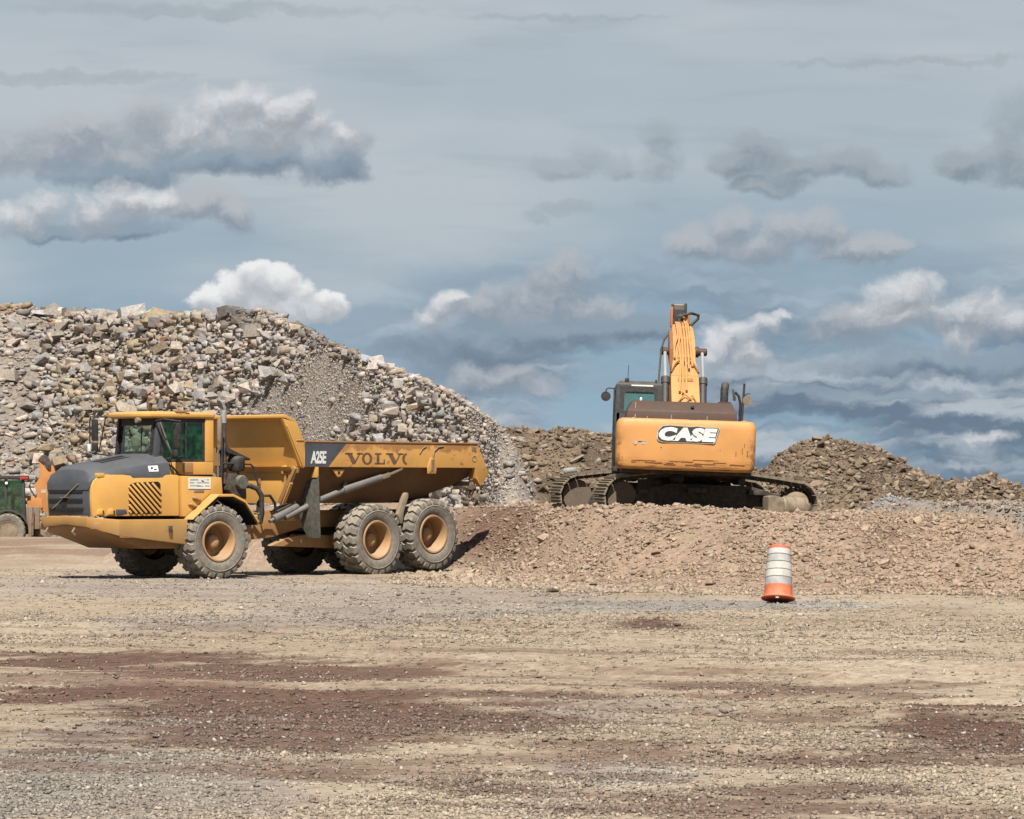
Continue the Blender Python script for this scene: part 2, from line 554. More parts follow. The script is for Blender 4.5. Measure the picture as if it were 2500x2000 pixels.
M['case_red'] = paint('orange_red_paint', (0.42, 0.095, 0.028), 0.6, 0.2)
M['brown'] = paint('brown_engine_cover', (0.060, 0.030, 0.021), 0.6, 0.16, dust_col=(0.14, 0.09, 0.065))
M['cab_grey'] = paint('cab_dark_grey', (0.030, 0.033, 0.037), 0.55, 0.16)
M['track'] = paint('track_shoe_steel', (0.20, 0.165, 0.125), 0.7, 0.8, dust_col=(0.34, 0.27, 0.19), metal=0.2)
M['track_frame'] = paint('track_frame_dark', (0.030, 0.025, 0.021), 0.8, 0.35)
M['dusty'] = paint('dust_caked_steel', (0.225, 0.175, 0.122), 0.85, 0.55, scale=2, dust_col=(0.30, 0.24, 0.165), vary=.25)
M['motor'] = paint('caked_motor', (0.20, 0.155, 0.108), 0.9, 0.7, scale=3, dust_col=(0.30, 0.24, 0.165), vary=.35, rust=.3, rust_col=(.10, .075, .055))
M['idler'] = paint('idler_mud', (0.12, 0.092, 0.068), 0.85, 0.6, scale=2, dust_col=(0.24, 0.19, 0.135))
M['orange_plastic'] = paint('drum_orange_plastic', (0.56, 0.110, 0.036), 0.55, 0.36, dust_col=(0.42, 0.32, 0.24))
M['sheeting'] = paint('drum_white_sheeting', (0.52, 0.505, 0.47), 0.55, 0.55, dust_col=(0.30, 0.26, 0.22), scale=2.6, vary=.12, rust=.12, rust_col=(.16,.14,.13))
M['sheeting_grey'] = paint('drum_scuffed_sheeting', (0.38, 0.37, 0.36), 0.55, 0.5, dust_col=(0.24, 0.21, 0.19), scale=3, vary=.2, rust=.2, rust_col=(.12,.11,.11))
M['groove'] = paint('drum_groove_dirt', (0.20, 0.185, 0.17), 0.8, 0.3)
M['tip'] = paint('polished_exhaust', (0.42, 0.43, 0.45), 0.3, 0.2, metal=0.6)
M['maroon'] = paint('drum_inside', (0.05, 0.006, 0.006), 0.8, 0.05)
M['glass_dark'] = glass_mat('dark_cab_glass', (0.45, 0.66, 0.52), 0.08)
M['backhoe'] = paint('backhoe_orange_paint', (0.50, 0.205, 0.055), 0.5, 0.25, vary=0.1)
M['red_lens'] = paint('red_lens', (0.45, 0.02, 0.02), 0.3, 0.1)
M['lamp'] = paint('lamp_lens', (0.85, 0.82, 0.72), 0.2, 0.1)


def scraped_mat():
    """counterweight paint, gouged along its lower edge and corners"""
    m = paint('counterweight_paint', (0.56, 0.265, 0.075), 0.5, 0.18, vary=0.07)
    N = NT(m.node_tree)
    b = [n for n in m.node_tree.nodes if n.type == 'BSDF_PRINCIPLED'][0]
    src = b.inputs['Base Color'].links[0].from_socket
    P = N.n('ShaderNodeTexCoord').outputs['Object']
    x, y, z = N.sep(P)
    s1, _ = N.noise(N.vec(N.math('MULTIPLY', x, 2.2), y, N.math('MULTIPLY', z, 34.0)), 1.0, 6, 0.62)
    s2, _ = N.noise(P, 6.0, 7, 0.7)
    low = N.math('SUBTRACT', 1.0, N.step(z, 1.10, 1.36))
    mk = N.math('MULTIPLY', N.step(s1, 0.50, 0.60), low)
    ends = N.step(N.math('ABSOLUTE', N.math('ADD', x, 0.105)), 1.20, 1.42)
    mk2 = N.math('MULTIPLY', N.step(s2, 0.47, 0.56), N.math('MULTIPLY', ends, N.math('SUBTRACT', 1.0, N.step(z, 1.5, 2.0))))
    pits = N.math('MULTIPLY', N.step(s2, 0.70, 0.73), 0.8)
    c = N.mix(N.math('MULTIPLY', mk, 0.75), src, (0.12, 0.045, 0.015))
    c = N.mix(N.math('MULTIPLY', mk2, 0.7), c, (0.12, 0.042, 0.015))
    c = N.mix(pits, c, (0.16, 0.06, 0.025))
    N.put(b.inputs['Base Color'], c)
    return m


M['cw'] = scraped_mat()

# ---------------------------------------------------------------- terrain
def G(x, y):
    """photograph coordinates (2156 wide) -> point of the level yard"""
    Y = FOC * CAM_H / max(2.0, y * 1.1596 - 1190)
    return (x * 1.1596 - 1250) / FOC * Y, Y


FOOT = [(60, 62), (24, 67), (9.0, 70.5), (6.6, 70.0), (4.6, 70.2), (3.0, 72.5), (1.1, 75.8), (-0.15, 79.5), (-0.75, 84.0), (-1.12, 87.5),
        (-2.2, 89.7), (-4.0, 92.2), (-8.0, 96.5), (-10.5, 101), (-9.5, 112), (0, 125), (40, 150), (160, 180), (180, 120)]


def berm_dist(x, y):
    d = np.full(x.shape, 1e9); inside = np.zeros(x.shape, bool)
    n = len(FOOT)
    for i in range(n):
        (ax, ay), (bx, by) = FOOT[i], FOOT[(i + 1) % n]
        ex, ey = bx - ax, by - ay
        t = np.clip(((x - ax) * ex + (y - ay) * ey) / (ex * ex + ey * ey), 0, 1)
        d = np.minimum(d, np.hypot(x - ax - t * ex, y - ay - t * ey))
        c = ((ay > y) != (by > y)) & (x < (bx - ax) * (y - ay) / (by - ay + 1e-12) + ax)
        inside ^= c
    return np.where(inside, d, -d)


def grey_tip(x, y):
    w = 0.5 * (fbm(x * 1.3, y * .8, 3, 81) - .5)
    return sstep(x + w - (8.60 + (79.0 - y) * 0.20), 0.0, 0.22) * sstep(y, 71.5, 73.5) * (1 - sstep(y, 84, 87))


def ground_z(x, y, fine=True):
    x = np.asarray(x, float); y = np.asarray(y, float)
    d = berm_dist(x, y)
    d = d + (0.5 + 1.4 * (1 - sstep(y + 0.8 * x, 79, 86))) * (fbm(x * 0.45, y * 0.30, 3, 5) - 0.5)
    wd = np.maximum(1.9 + 5.2 * (1 - sstep(y + 0.8 * x, 78, 87.5)), 7.0 * sstep(x, 4.2, 7.0))
    crest = 1.34 + 0.22 * (fbm(x * 0.75 + 3, y * 0.5, 3, 9) - 0.5) + 0.10 * np.exp(-((x - 2.9) / 1.3) ** 2) - 0.10 * sstep(x, 4.2, 6.0)
    t = np.clip(d / wd, 0, 1)
    prof = 0.30 * t ** 1.6 + 0.70 * t * t * (3 - 2 * t)
    z = crest * prof
    z -= 0.18 * sstep(d, wd + 1.0, wd + 4.5)
    # crushed grey stone tipped over the right end of the berm
    z += 0.26 * grey_tip(x, y)
    # the yard drops away a little where the backhoe stands
    z -= 0.60 * sstep(y, 151, 160) * (1 - sstep(x, -12, -8))
    near = 1 - sstep(y, 130, 220)
    if fine:
        z += near * (0.075 * (fbm(x * 0.22, y * 0.30, 3, 21) - 0.5))
        z += near * 0.045 * (fbm(x * 0.9, y * 1.6, 4, 31) - 0.5) * (1 + 1.4 * sstep(d, 0.0, 1.5))
        z += (1 - sstep(y, 70, 100)) * 0.024 * (fbm(x * 4.3, y * 3.6, 2, 45) - 0.5)
        z += near * 0.11 * (fbm(x * 2.2, y * 2.0, 3, 41) - 0.5) * sstep(d, 0.3, 2.0)
        # wheel ruts running across the yard
        r = y + 0.55 * x + 1.6 * (fbm(x * 0.10, y * 0.02, 2, 55) - 0.5)
        for y0, w, a in ((34.2, .45, .035), (36.3, .45, .04), (41.0, .5, .035), (43.4, .5, .035), (29.0, .35, .03), (50.5, .6, .03), (53, .6, .03)):
            q = (r - y0) / w
            z += a * (np.exp(-(np.abs(q) - 1.5) ** 2 * 2.0) - 0.8 * np.exp(-q * q)) * (0.4 + fbm(x * .35, y * .2, 2, 63))
        # tracks left of the dump truck
        for y0, a in ((98, .07), (107, .08), (118, .09), (132, .10)):
            z += a * np.exp(-((y - y0 - 0.12 * x) / 1.6) ** 2) * (1 - sstep(x, -9, -7)) * (0.5 + fbm(x * .5, y * .2, 2, 71))
    # the truck stands on a levelled pad
    z -= 0.0
    return z


def soil(x, y):
    """soil colour by place: trodden tan, moist brown earth, grey crushed stone"""
    n1 = fbm(x * 0.5, y * 0.13, 5, 101); n2 = fbm(x * 1.7, y * 0.7, 4, 111); n3 = fbm(x * 6, y * 4, 3, 121)
    tan = np.array([0.318, 0.252, 0.185]); pale = np.array([0.372, 0.304, 0.228])
    brown = np.array([0.120, 0.072, 0.052]); grey = np.array([0.248, 0.222, 0.196]); bgrey = np.array([0.232, 0.220, 0.204])
    red = np.array([0.128, 0.072, 0.050]); bermc = np.array([0.296, 0.218, 0.158])
    d = berm_dist(x, y)
    c = tan[None] + (pale - tan)[None] * sstep(n1, 0.40, 0.65)[:, None]
    wxn = (fbm(x * 0.8, y * 0.22, 4, 131) - 0.5); wyn = (fbm(x * 0.55, y * 0.25, 5, 141) - 0.5)
    streak = fbm(x * 0.55 + 0.1 * y, y * 1.15 + 0.5 * x, 5, 151, 0.6)
    fst = fbm(x * 1.1 + 0.3 * y, y * 4.2 + 0.6 * x, 4, 161, 0.65)
    ly = np.log(np.maximum(y, 5.0))
    def patch(cx, cy, rx, ry, colr, k, sharp=0.6, st=0.5):
        nonlocal c
        X0, Y0 = G(cx, cy)
        Ya = G(cx, cy - ry)[1]; Yb = G(cx, cy + ry)[1]
        sy = 0.5 * abs(math.log(Ya / Yb)); sx = rx * 1.1596 / FOC * Y0
        a = (x - X0 + wxn * sx * 1.2) / sx
        b = (ly - math.log(Y0) + wyn * (sy * 1.5 + 0.03)) / sy
        m = 1 - np.sqrt(a * a + b * b) + st * (streak - 0.5) * 2.4 + 0.35 * (n3 - 0.5) + 1.5 * (fst - 0.5)
        m = sstep(m + 0.31, 0.0, sharp) * min(1.0, k * 1.15)
        c = c + (colr[None] - c) * m[:, None]
    patch(300, 1232, 560, 26, grey * 1.08, .55); patch(1000, 1262, 560, 30, grey * 1.08, .5); patch(620, 1300, 360, 26, grey, .6)
    patch(150, 1620, 420, 130, grey, .85); patch(430, 1680, 260, 70, grey, .6); patch(1330, 1630, 150, 20, bgrey * 1.3, .8)
    patch(1500, 1277, 420, 12, bgrey, .7); patch(1740, 1272, 90, 14, bgrey * 1.25, .8)
    patch(1150, 1680, 120, 30, grey, .4); patch(1250, 1500, 240, 22, grey, .4)
    patch(1750, 1360, 520, 34, pale, .7); patch(850, 1630, 330, 60, pale, .7); patch(1550, 1600, 300, 26, pale, .4)
    for a in ((260, 1392, 470, 20, brown, .9), (690, 1418, 300, 20, brown, .8), (180, 1428, 330, 10, brown, .5), (260, 1470, 420, 15, brown, .9),
              (620, 1500, 420, 30, brown, .85), (980, 1520, 330, 22, brown, .7), (540, 1560, 420, 22, brown, .75),
              (880, 1470, 330, 12, brown, .7), (1150, 1478, 300, 9, brown, .6), (1600, 1450, 430, 9, brown, .65), (1900, 1475, 260, 7, brown, .6),
              (1360, 1313, 95, 13, red, .9), (2060, 1552, 230, 44, red * .85, .85), (1880, 1600, 220, 16, brown, .75), (1660, 1510, 160, 9, brown, .6),
              (1300, 1575, 190, 14, brown, .55), (1760, 1668, 290, 13, brown, .7), (1480, 1700, 300, 12, brown, .55), (1000, 1660, 160, 13, brown, .6),
              (640, 1640, 120, 12, brown, .5), (120, 1140, 220, 12, red * 1.3, .5), (150, 1165, 240, 9, red * 1.3, .5)):
        patch(*a)
    # fine streaks left by tyres and scrapers
    m = sstep(streak, 0.53, 0.66) * 0.62 * sstep(-d, -1.0, 2.0) * (0.35 + 0.65 * (1 - sstep(y, 40, 62)))
    c = c + (brown[None] * 1.25 - c) * m[:, None]
    # berm: sandy slope, moist fresh soil near the truck tail
    bm_ = sstep(d, -0.5, 1.2) * (1 - sstep(y, 125, 150))
    bc = bermc[None] * (0.82 + 0.42 * n2)[:, None]
    fresh = np.exp(-((x + 0.4) / 1.2) ** 2 - ((y - 88.5) / 4.0) ** 2) + 0.8 * np.exp(-((x - 6.9) / .5) ** 2 - ((y - 76.5) / 1.6) ** 2)
    bc = bc + (brown[None] * 1.15 - bc) * (np.clip(fresh * 1.25 + 0.9 * (n2 - .5), 0, 1) * 0.9)[:, None]
    heap = grey_tip(x, y)
    bc = bc + (bgrey[None] * 1.05 - bc) * (heap * .95)[:, None]
    c = c + (bc - c) * bm_[:, None]
    c *= (0.90 + 0.22 * n3)[:, None]
    far = sstep(y, 160, 400)
    return c * (0.78 * (1 - 0.35 * far))[:, None]


def grow(a, b, s0, g):
    out = [a]; s = s0
    while out[-1] < b:
        out.append(out[-1] + s); s *= g
    return out


xs = list(np.arange(-4, 4, 0.10)) + list(np.arange(4, 12, 0.13)) + grow(12, 4000, 0.3, 1.16)
xs = sorted(set([-v for v in grow(12, 4000, 0.3, 1.16)] + list(np.arange(-11.9, -4, 0.13)) + xs))
ys = [-v for v in grow(0, 3000, 3, 1.5)][::-1] + list(np.arange(4, 20, 1.5)) + list(np.arange(20, 42, 0.10)) + list(np.arange(42, 70, 0.16)) \
    + list(np.arange(70, 92, 0.12)) + grow(92, 9000, 0.35, 1.045)
xs = np.array(xs); ys = np.array(sorted(set(ys)))
GX, GY = np.meshgrid(xs, ys)
gx, gy = GX.ravel(), GY.ravel()
gz = ground_z(gx, gy)


def grid_mesh(name, vx, vy, vz, nx, ny, col, smooth=True):
    me = bpy.data.meshes.new(name)
    co = np.stack([vx, vy, vz], 1).astype(np.float32)
    i = np.arange(ny - 1)[:, None] * nx + np.arange(nx - 1)[None]
    q = np.stack([i, i + 1, i + nx + 1, i + nx], -1).reshape(-1, 4).astype(np.int32)
    me.vertices.add(len(co)); me.vertices.foreach_set('co', co.ravel())
    me.loops.add(q.size); me.loops.foreach_set('vertex_index', q.ravel())
    me.polygons.add(len(q)); me.polygons.foreach_set('loop_start', np.arange(0, q.size, 4, dtype=np.int32))
    me.polygons.foreach_set('use_smooth', np.full(len(q), smooth))
    at = me.color_attributes.new('Col', 'FLOAT_COLOR', 'POINT')
    at.data.foreach_set('color', np.concatenate([col, np.ones((len(col), 1))], 1).astype(np.float32).ravel())
    me.update(calc_edges=True)
    return me


def soil_mat(name, scale=1.0, rough=0.95, bump_d=0.03, pebble=True):
    m, N, b = new_mat(name)
    at = N.n('ShaderNodeAttribute', attribute_name='Col')
    geo = N.n('ShaderNodeNewGeometry')
    P = geo.outputs['Position']
    f1, _ = N.noise(P, 9 * scale, 8, 0.7)
    f2, _ = N.noise(P, 38 * scale, 6, 0.7)
    c = N.mix(N.step(f1, 0.30, 0.72), N.mix(1.0, at.outputs['Color'], (0.66, 0.63, 0.61), 'MULTIPLY'),
              N.mix(1.0, at.outputs['Color'], (1.22, 1.22, 1.22), 'MULTIPLY'))
    c = N.mix(N.math('MULTIPLY', N.step(f2, 0.58, 0.75), 0.55), c, N.mix(1.0, at.outputs['Color'], (1.45, 1.45, 1.42), 'MULTIPLY'))
    c = N.mix(N.math('MULTIPLY', N.step(f2, 0.25, 0.42, ), 0.0), c, (0, 0, 0))
    h = N.math('ADD', f1, N.math('MULTIPLY', f2, 0.45))
    N.put(b.inputs['Base Color'], c)
    b.inputs['Roughness'].default_value = rough
    b.inputs['Specular IOR Level'].default_value = 0.15
    bump(N, b, h, 0.9, bump_d / scale)
    return m


M['soil'] = soil_mat('yard_soil', 1.0)
M['mound_soil'] = soil_mat('mound_soil', 0.6)
gcol = soil(gx, gy)
ground = link('ground', grid_mesh('ground', gx, gy, gz, len(xs), len(ys), gcol), M['soil'])
tag(ground, kind='structure')


# ---------------------------------------------------------------- stones
def stone_mat(name, attr):
    m, N, b = new_mat(name)
    if attr:
        src = N.n('ShaderNodeAttribute', attribute_name='Col').outputs['Color']
    else:
        src = N.n('ShaderNodeObjectInfo').outputs['Color']
    geo = N.n('ShaderNodeNewGeometry')
    f1, _ = N.noise(geo.outputs['Position'], 7, 6, 0.7)
    c = N.mix(N.step(f1, 0.3, 0.75), N.mix(1.0, src, (0.72, 0.70, 0.68), 'MULTIPLY'), N.mix(1.0, src, (1.22, 1.21, 1.19), 'MULTIPLY'))
    N.put(b.inputs['Base Color'], c)
    b.inputs['Roughness'].default_value = 0.9
    b.inputs['Specular IOR Level'].default_value = 0.2
    bump(N, b, f1, 0.6, 0.04)
    return m


M['stone_stuff'] = stone_mat('broken_stone', True)
M['stone'] = stone_mat('broken_stone_single', False)


def hull(npts, seed, flat=1.0):
    """an angular broken block: a jittered box with knocked-off corners"""
    r = np.random.default_rng(seed)
    bm = bmesh.new()
    dims = np.array([1.0, r.uniform(.55, .9), flat * .82])
    for sx in (-1, 1):
        for sy in (-1, 1):
            for sz in (-1, 1):
                p = np.array([sx, sy, sz]) * (1 - r.uniform(0, .42, 3)) * 0.80
                if r.uniform() < .10: continue
                bm.verts.new(p * dims)
    for k in range(npts - 8):
        p = r.normal(size=3); p /= np.linalg.norm(p)
        bm.verts.new(p * r.uniform(.75, 1.0) * dims)
    bmesh.ops.convex_hull(bm, input=bm.verts)
    bmesh.ops.delete(bm, geom=[v for v in bm.verts if not v.link_faces], context='VERTS')
    bm.verts.index_update()
    bmesh.ops.triangulate(bm, faces=bm.faces)
    v = np.array([w.co[:] for w in bm.verts])
    f = np.array([[l.vert.index for l in fc.loops] for fc in bm.faces])
    bm.free()
    return v, f


BIG = [hull(9, 100 + k, fl) for k, fl in enumerate((.62, .5, .36, .55, .7, .42, .5, .30, .6, .45, .55, .34))]
SMALL = [hull(8, 200 + k, fl) for k, fl in enumerate((.6, .5, .7, .42, .55, .8))]


def chip(seed):
    r = np.random.default_rng(seed)
    v = np.array([[1, 0, 0], [-1, 0, 0], [0, 1, 0], [0, -1, 0], [0, 0, 1], [0, 0, -1]], float) * np.array([1, .8, .55])
    v += r.uniform(-.32, .32, v.shape)
    f = np.array([[0, 2, 4], [2, 1, 4], [1, 3, 4], [3, 0, 4], [2, 0, 5], [1, 2, 5], [3, 1, 5], [0, 3, 5]])
    return v, f


TINY = [chip(300 + k) for k in range(6)]


def rotmats(n, r, tilt=1.0):
    a = r.uniform(0, 2 * np.pi, n); b = r.normal(0, 0.45 * tilt, n); c = r.normal(0, 0.45 * tilt, n)
    ca, sa, cb, sb, cc, sc = np.cos(a), np.sin(a), np.cos(b), np.sin(b), np.cos(c), np.sin(c)
    m = np.empty((n, 3, 3))
    Rz = np.zeros((n, 3, 3)); Rz[:, 0, 0] = ca; Rz[:, 0, 1] = -sa; Rz[:, 1, 0] = sa; Rz[:, 1, 1] = ca; Rz[:, 2, 2] = 1
    Ry = np.zeros((n, 3, 3)); Ry[:, 0, 0] = cb; Ry[:, 0, 2] = sb; Ry[:, 2, 0] = -sb; Ry[:, 2, 2] = cb; Ry[:, 1, 1] = 1
    Rx = np.zeros((n, 3, 3)); Rx[:, 1, 1] = cc; Rx[:, 1, 2] = -sc; Rx[:, 2, 1] = sc; Rx[:, 2, 2] = cc; Rx[:, 0, 0] = 1
    return Rx @ Ry @ Rz


STONE_K = 0.78


def stones_mesh(name, pos, size, col, lib, r, tilt=1.0, mats=None):
    vs, fs, cs = [], [], []
    n = len(pos); off = 0
    Rm = rotmats(n, r, tilt) if mats is None else mats
    pick = r.integers(0, len(lib), n)
    for k, (v, f) in enumerate(lib):
        idx = np.where(pick == k)[0]
        if not len(idx): continue
        w = np.einsum('nij,vj->nvi', Rm[idx], v) * size[idx][:, None, None] + pos[idx][:, None]
        nv = len(v)
        vs.append(w.reshape(-1, 3))
        ff = f[None] + (np.arange(len(idx)) * nv + off)[:, None, None]
        fs.append(ff.reshape(-1, 3)); cs.append(np.repeat(col[idx] * STONE_K, nv, 0))
        off += nv * len(idx)
    V = np.concatenate(vs).astype(np.float32); Fc = np.concatenate(fs).astype(np.int32); C = np.concatenate(cs)
    me = bpy.data.meshes.new(name)
    me.vertices.add(len(V)); me.vertices.foreach_set('co', V.ravel())
    me.loops.add(Fc.size); me.loops.foreach_set('vertex_index', Fc.ravel())
    me.polygons.add(len(Fc)); me.polygons.foreach_set('loop_start', np.arange(0, Fc.size, 3, dtype=np.int32))
    at = me.color_attributes.new('Col', 'FLOAT_COLOR', 'POINT')
    at.data.foreach_set('color', np.concatenate([C, np.ones((len(C), 1))], 1).astype(np.float32).ravel())
    me.update(calc_edges=True)
    me.materials.append(M['stone_stuff'])
    return me


LIBM = []
for k, (v, f) in enumerate(BIG):
    me = bpy.data.meshes.new('stone')
    me.from_pydata(v.tolist(), [], f.tolist())
    me.materials.append(M['stone'])
    LIBM.append(me)


def single_stones(name, parent, pos, size, col, r, tilt=1.0):
    Rm = rotmats(len(pos), r, tilt)
    inv = parent.matrix_world.inverted()
    for i in range(len(pos)):
        o = bpy.data.objects.new(name, LIBM[int(r.integers(0, len(LIBM)))])
        COL.objects.link(o)
        o.parent = parent
        m = Matrix(Rm[i].tolist()).to_4x4()
        m = m @ Matrix.Diagonal((size[i] * r.uniform(.85, 1.25), size[i] * r.uniform(.8, 1.1), size[i] * r.uniform(.75, 1.1), 1))
        m.translation = Vector(pos[i])
        o.matrix_local = inv @ m
        o.color = (*(col[i] * STONE_K), 1)


# ---------------------------------------------------------------- heaps: ridge profile + slopes
def heap(name, prof, slope_f, slope_b, seed, tan_f, tan_b, lump, colf, label, cat, sub=3, round_=0.8):
    """prof: list of (x, y, z) crest points from left to right. Front slope falls towards -y."""
    P = np.array(prof, float)
    L = np.concatenate([[0], np.cumsum(np.hypot(np.diff(P[:, 0]), np.diff(P[:, 1])))])
    nt = int(L[-1] * sub); ns_f, ns_b = 34, 14
    t = np.linspace(0, L[-1], nt)
    cx, cy, cz = (np.interp(t, L, P[:, k]) for k in range(3))
    dx_, dy_ = np.gradient(cx), np.gradient(cy)
    ln = np.hypot(dx_, dy_); px_, py_ = 0.0 * dy_, -np.ones_like(dx_)          # points to the front
    k = np.ones(9) / 9
    px_ = np.convolve(np.pad(px_, 4, 'edge'), k, 'valid'); py_ = np.convolve(np.pad(py_, 4, 'edge'), k, 'valid')
    s = np.concatenate([-np.linspace(1, 0, ns_b, endpoint=False), np.linspace(0, 1, ns_f)])
    T, S = np.meshgrid(np.arange(nt), s)
    wf = (cz[T] + 0.6) / tan_f; wb = (cz[T] + 0.6) / tan_b
    off = np.where(S > 0, S * wf, S * wb)
    X = cx[T] + px_[T] * off; Y = cy[T] + py_[T] * off
    u = np.abs(S)
    drop = np.sqrt(u * u + (0.05 * round_) ** 2) - 0.05 * round_
    Z = cz[T] - (cz[T] + 0.6) * drop / (np.sqrt(1 + (0.05 * round_) ** 2) - 0.05 * round_)
    x, y = X.ravel(), Y.ravel()
    Zn = Z.ravel() + lump * (fbm(x * 0.5, y * 0.5, 4, seed) - 0.5) * 2 * np.clip(1.15 - u.ravel(), 0, 1) * np.clip(0.25 + u.ravel() * 4, 0, 1)
    col_ = colf(x, y, Zn) * 0.74
    me = grid_mesh(name, x, y, Zn, nt, len(s), col_)
    o = link(name, me, M['mound_soil'])
    tag(o, label, cat)
    # a surface sampler for the front face: (t in 0..1, s in -1..1)
    Zg = Zn.reshape(Z.shape)
    def sample(n, r, smin=-0.25, smax=0.98):
        tt = r.uniform(0, nt - 1.001, n); ss = r.uniform(smin, smax, n)
        si = np.interp(ss, s, np.arange(len(s)))
        i0, j0 = np.minimum(si.astype(int), len(s) - 2), tt.astype(int)
        a, b_ = si - i0, tt - j0
        def bl(A): return (A[i0, j0] * (1 - a) * (1 - b_) + A[i0 + 1, j0] * a * (1 - b_) + A[i0, j0 + 1] * (1 - a) * b_ + A[i0 + 1, j0 + 1] * a * b_)
        return np.stack([bl(X), bl(Y), bl(Zg)], 1), tt / (nt - 1), ss
    return o, sample


def crest(pts, yf):
    """pts in photograph coordinates (2156 wide); yf gives the distance"""
    out = []
    for x, y in pts:
        px, py = x * 1.1596, y * 1.1596
        Y = yf(px)
        out.append(((px - 1250) / FOC * Y, Y, CAM_H + (1190 - py) / FOC * Y))
    return out


# big pile of broken rock behind the dump truck
def ypile(px): return 188 - 80 * max(0.0, min(1.0, (px - 150) / 1080.0)) ** 1.05
ROCK_PROF = crest([(-330, 700), (-200, 655), (-90, 640), (0, 646), (40, 640), (110, 656), (200, 662), (290, 668), (370, 665), (450, 664), (500, 656),
                   (545, 652), (585, 666), (640, 690), (700, 722), (780, 757), (850, 783), (930, 818), (1000, 858), (1050, 893), (1080, 925), (1105, 975), (1140, 1040)], ypile)


def rock_ground(x, y, z):
    n = fbm(x * 0.35, y * 0.35, 3, 201)
    a = np.array([0.235, 0.202, 0.172]); b = np.array([0.290, 0.256, 0.224])
    return a[None] + (b - a)[None] * sstep(n, .35, .65)[:, None]


rock_pile, rock_sample = heap('rock_pile', ROCK_PROF, 1, 1, 211, 0.74, 0.8, 0.35, rock_ground,
                              'tall pile of pale grey broken rock behind the yellow dump truck', 'rock pile')
rr = np.random.default_rng(31)


def rock_colours(p, r, n):
    base = np.array([0.325, 0.290, 0.260])
    c = base[None] * np.clip(r.normal(1.0, .20, n), .5, 1.6)[:, None] * (1 + r.normal(0, .014, (n, 3)))
    warm = r.normal(.0, .065, n)[:, None]
    c = c * (1 + warm * np.array([[1.0, .15, -1.0]]))
    yel = fbm(p[:, 0] * 0.22, p[:, 2] * 0.30, 3, 221); red = fbm(p[:, 0] * 0.35 + 50, p[:, 2] * 0.5, 3, 231)
    ym = (sstep(yel, 0.54, 0.66) * (p[:, 0] < -12) * (r.uniform(size=n) < .45))[:, None]
    c = c + (np.array([0.285, 0.225, 0.145])[None] * r.uniform(.8, 1.2, n)[:, None] - c) * ym * 0.85
    rm = ((r.uniform(size=n) < 0.018 + 0.12 * sstep(red, .58, .7)) * (p[:, 0] < -9))[:, None]
    c = c + (np.array([0.27, 0.165, 0.12])[None] * r.uniform(.8, 1.3, n)[:, None] - c) * rm * 0.9
    bm_ = (r.uniform(size=n) < 0.05)[:, None]
    c = c + (np.array([0.25, 0.255, 0.265])[None] - c) * bm_ * 0.8
    return np.clip(c, 0.03, 0.8)


def gravel_patch(t, s):
    """where the pile is covered by fines instead of stones"""
    return np.exp(-((t - (0.60 + 0.05 * s + 0.05 * np.sin(9 * s))) / (0.05 + 0.10 * s)) ** 2) * sstep(s, 0.02, 0.2) * (0.65 + 0.7 * fbm(t * 60, s * 9, 3, 261))


def sel(pos, t, s, r, keep):
    m = r.uniform(size=len(pos)) < keep
    return pos[m], t[m], s[m]


pos, t_, s_ = rock_sample(27000, rr, -0.12, 0.95)
k = (1 - 0.93 * np.clip(gravel_patch(t_, s_) * 1.6, 0, 1)) * (0.45 + 0.75 * sstep(fbm(t_ * 70, s_ * 14, 3, 271), .3, .6)) * (1 - 0.5 * sstep(t_, .90, 1.0))
pos, t_, s_ = sel(pos, t_, s_, rr, k)
n = len(pos)
depth_k = np.clip(pos[:, 1] / 175, 0.62, 1.05)
size = np.exp(rr.normal(math.log(0.138), 0.56, n)) * depth_k
size = np.clip(size, 0.045, 0.62)
size *= 1 - 0.45 * sstep(t_, 0.84, 0.97)
size *= 1 - 0.45 * np.clip(gravel_patch(t_, s_) * 1.4, 0, 1)
size *= 1 - 0.35 * sstep(t_, 0.40, 0.48) * (1 - sstep(s_, 0.06, 0.2))
colr = rock_colours(pos, rr, n)
dark = (fbm(t_ * 22, s_ * 3, 3, 251) > .5) & (s_ < 0.10) & (t_ > 0.42) & (t_ < 0.70)
colr[dark] *= 0.55
colr *= (1 - 0.16 * gravel_patch(t_, s_))[:, None]
pos[:, 2] += size * 0.12
order = np.argsort(-size / pos[:, 1])
big = [i for i in order if pos[i, 0] / pos[i, 1] > -0.14 and s_[i] > -0.02 and s_[i] < 0.75][:300]
rest = np.setdiff1d(np.arange(n), big)
big = np.array(big)
single_stones('rock', rock_pile, pos[big], size[big] * 1.3, colr[big], rr, 0.5)
o = link('rubble', stones_mesh('rubble', pos[rest], size[rest] * 1.3, colr[rest], BIG, rr, 0.48), M['stone_stuff'], rock_pile)
tag(o, kind='stuff')
ps, ts, ss = rock_sample(40000, rr, -0.1, 0.96)
sz = rr.uniform(0.03, 0.095, len(ps)) * np.clip(ps[:, 1] / 175, .7, 1.05)
o = link('stone_chips', stones_mesh('stone_chips', ps, sz, rock_colours(ps, rr, len(ps)) * 0.97, TINY, rr), M['stone_stuff'], rock_pile)
tag(o, kind='stuff')


# two mounds of dug soil behind the excavator
def soil_dark(seed):
    def f(x, y, z):
        nn = fbm(x * 0.9, z * 0.9 + y * .3, 4, seed)
        a = np.array([0.104, 0.079, 0.056]); b = np.array([0.185, 0.138, 0.096])
        return a[None] + (b - a)[None] * sstep(nn, .35, .65)[:, None]
    return f


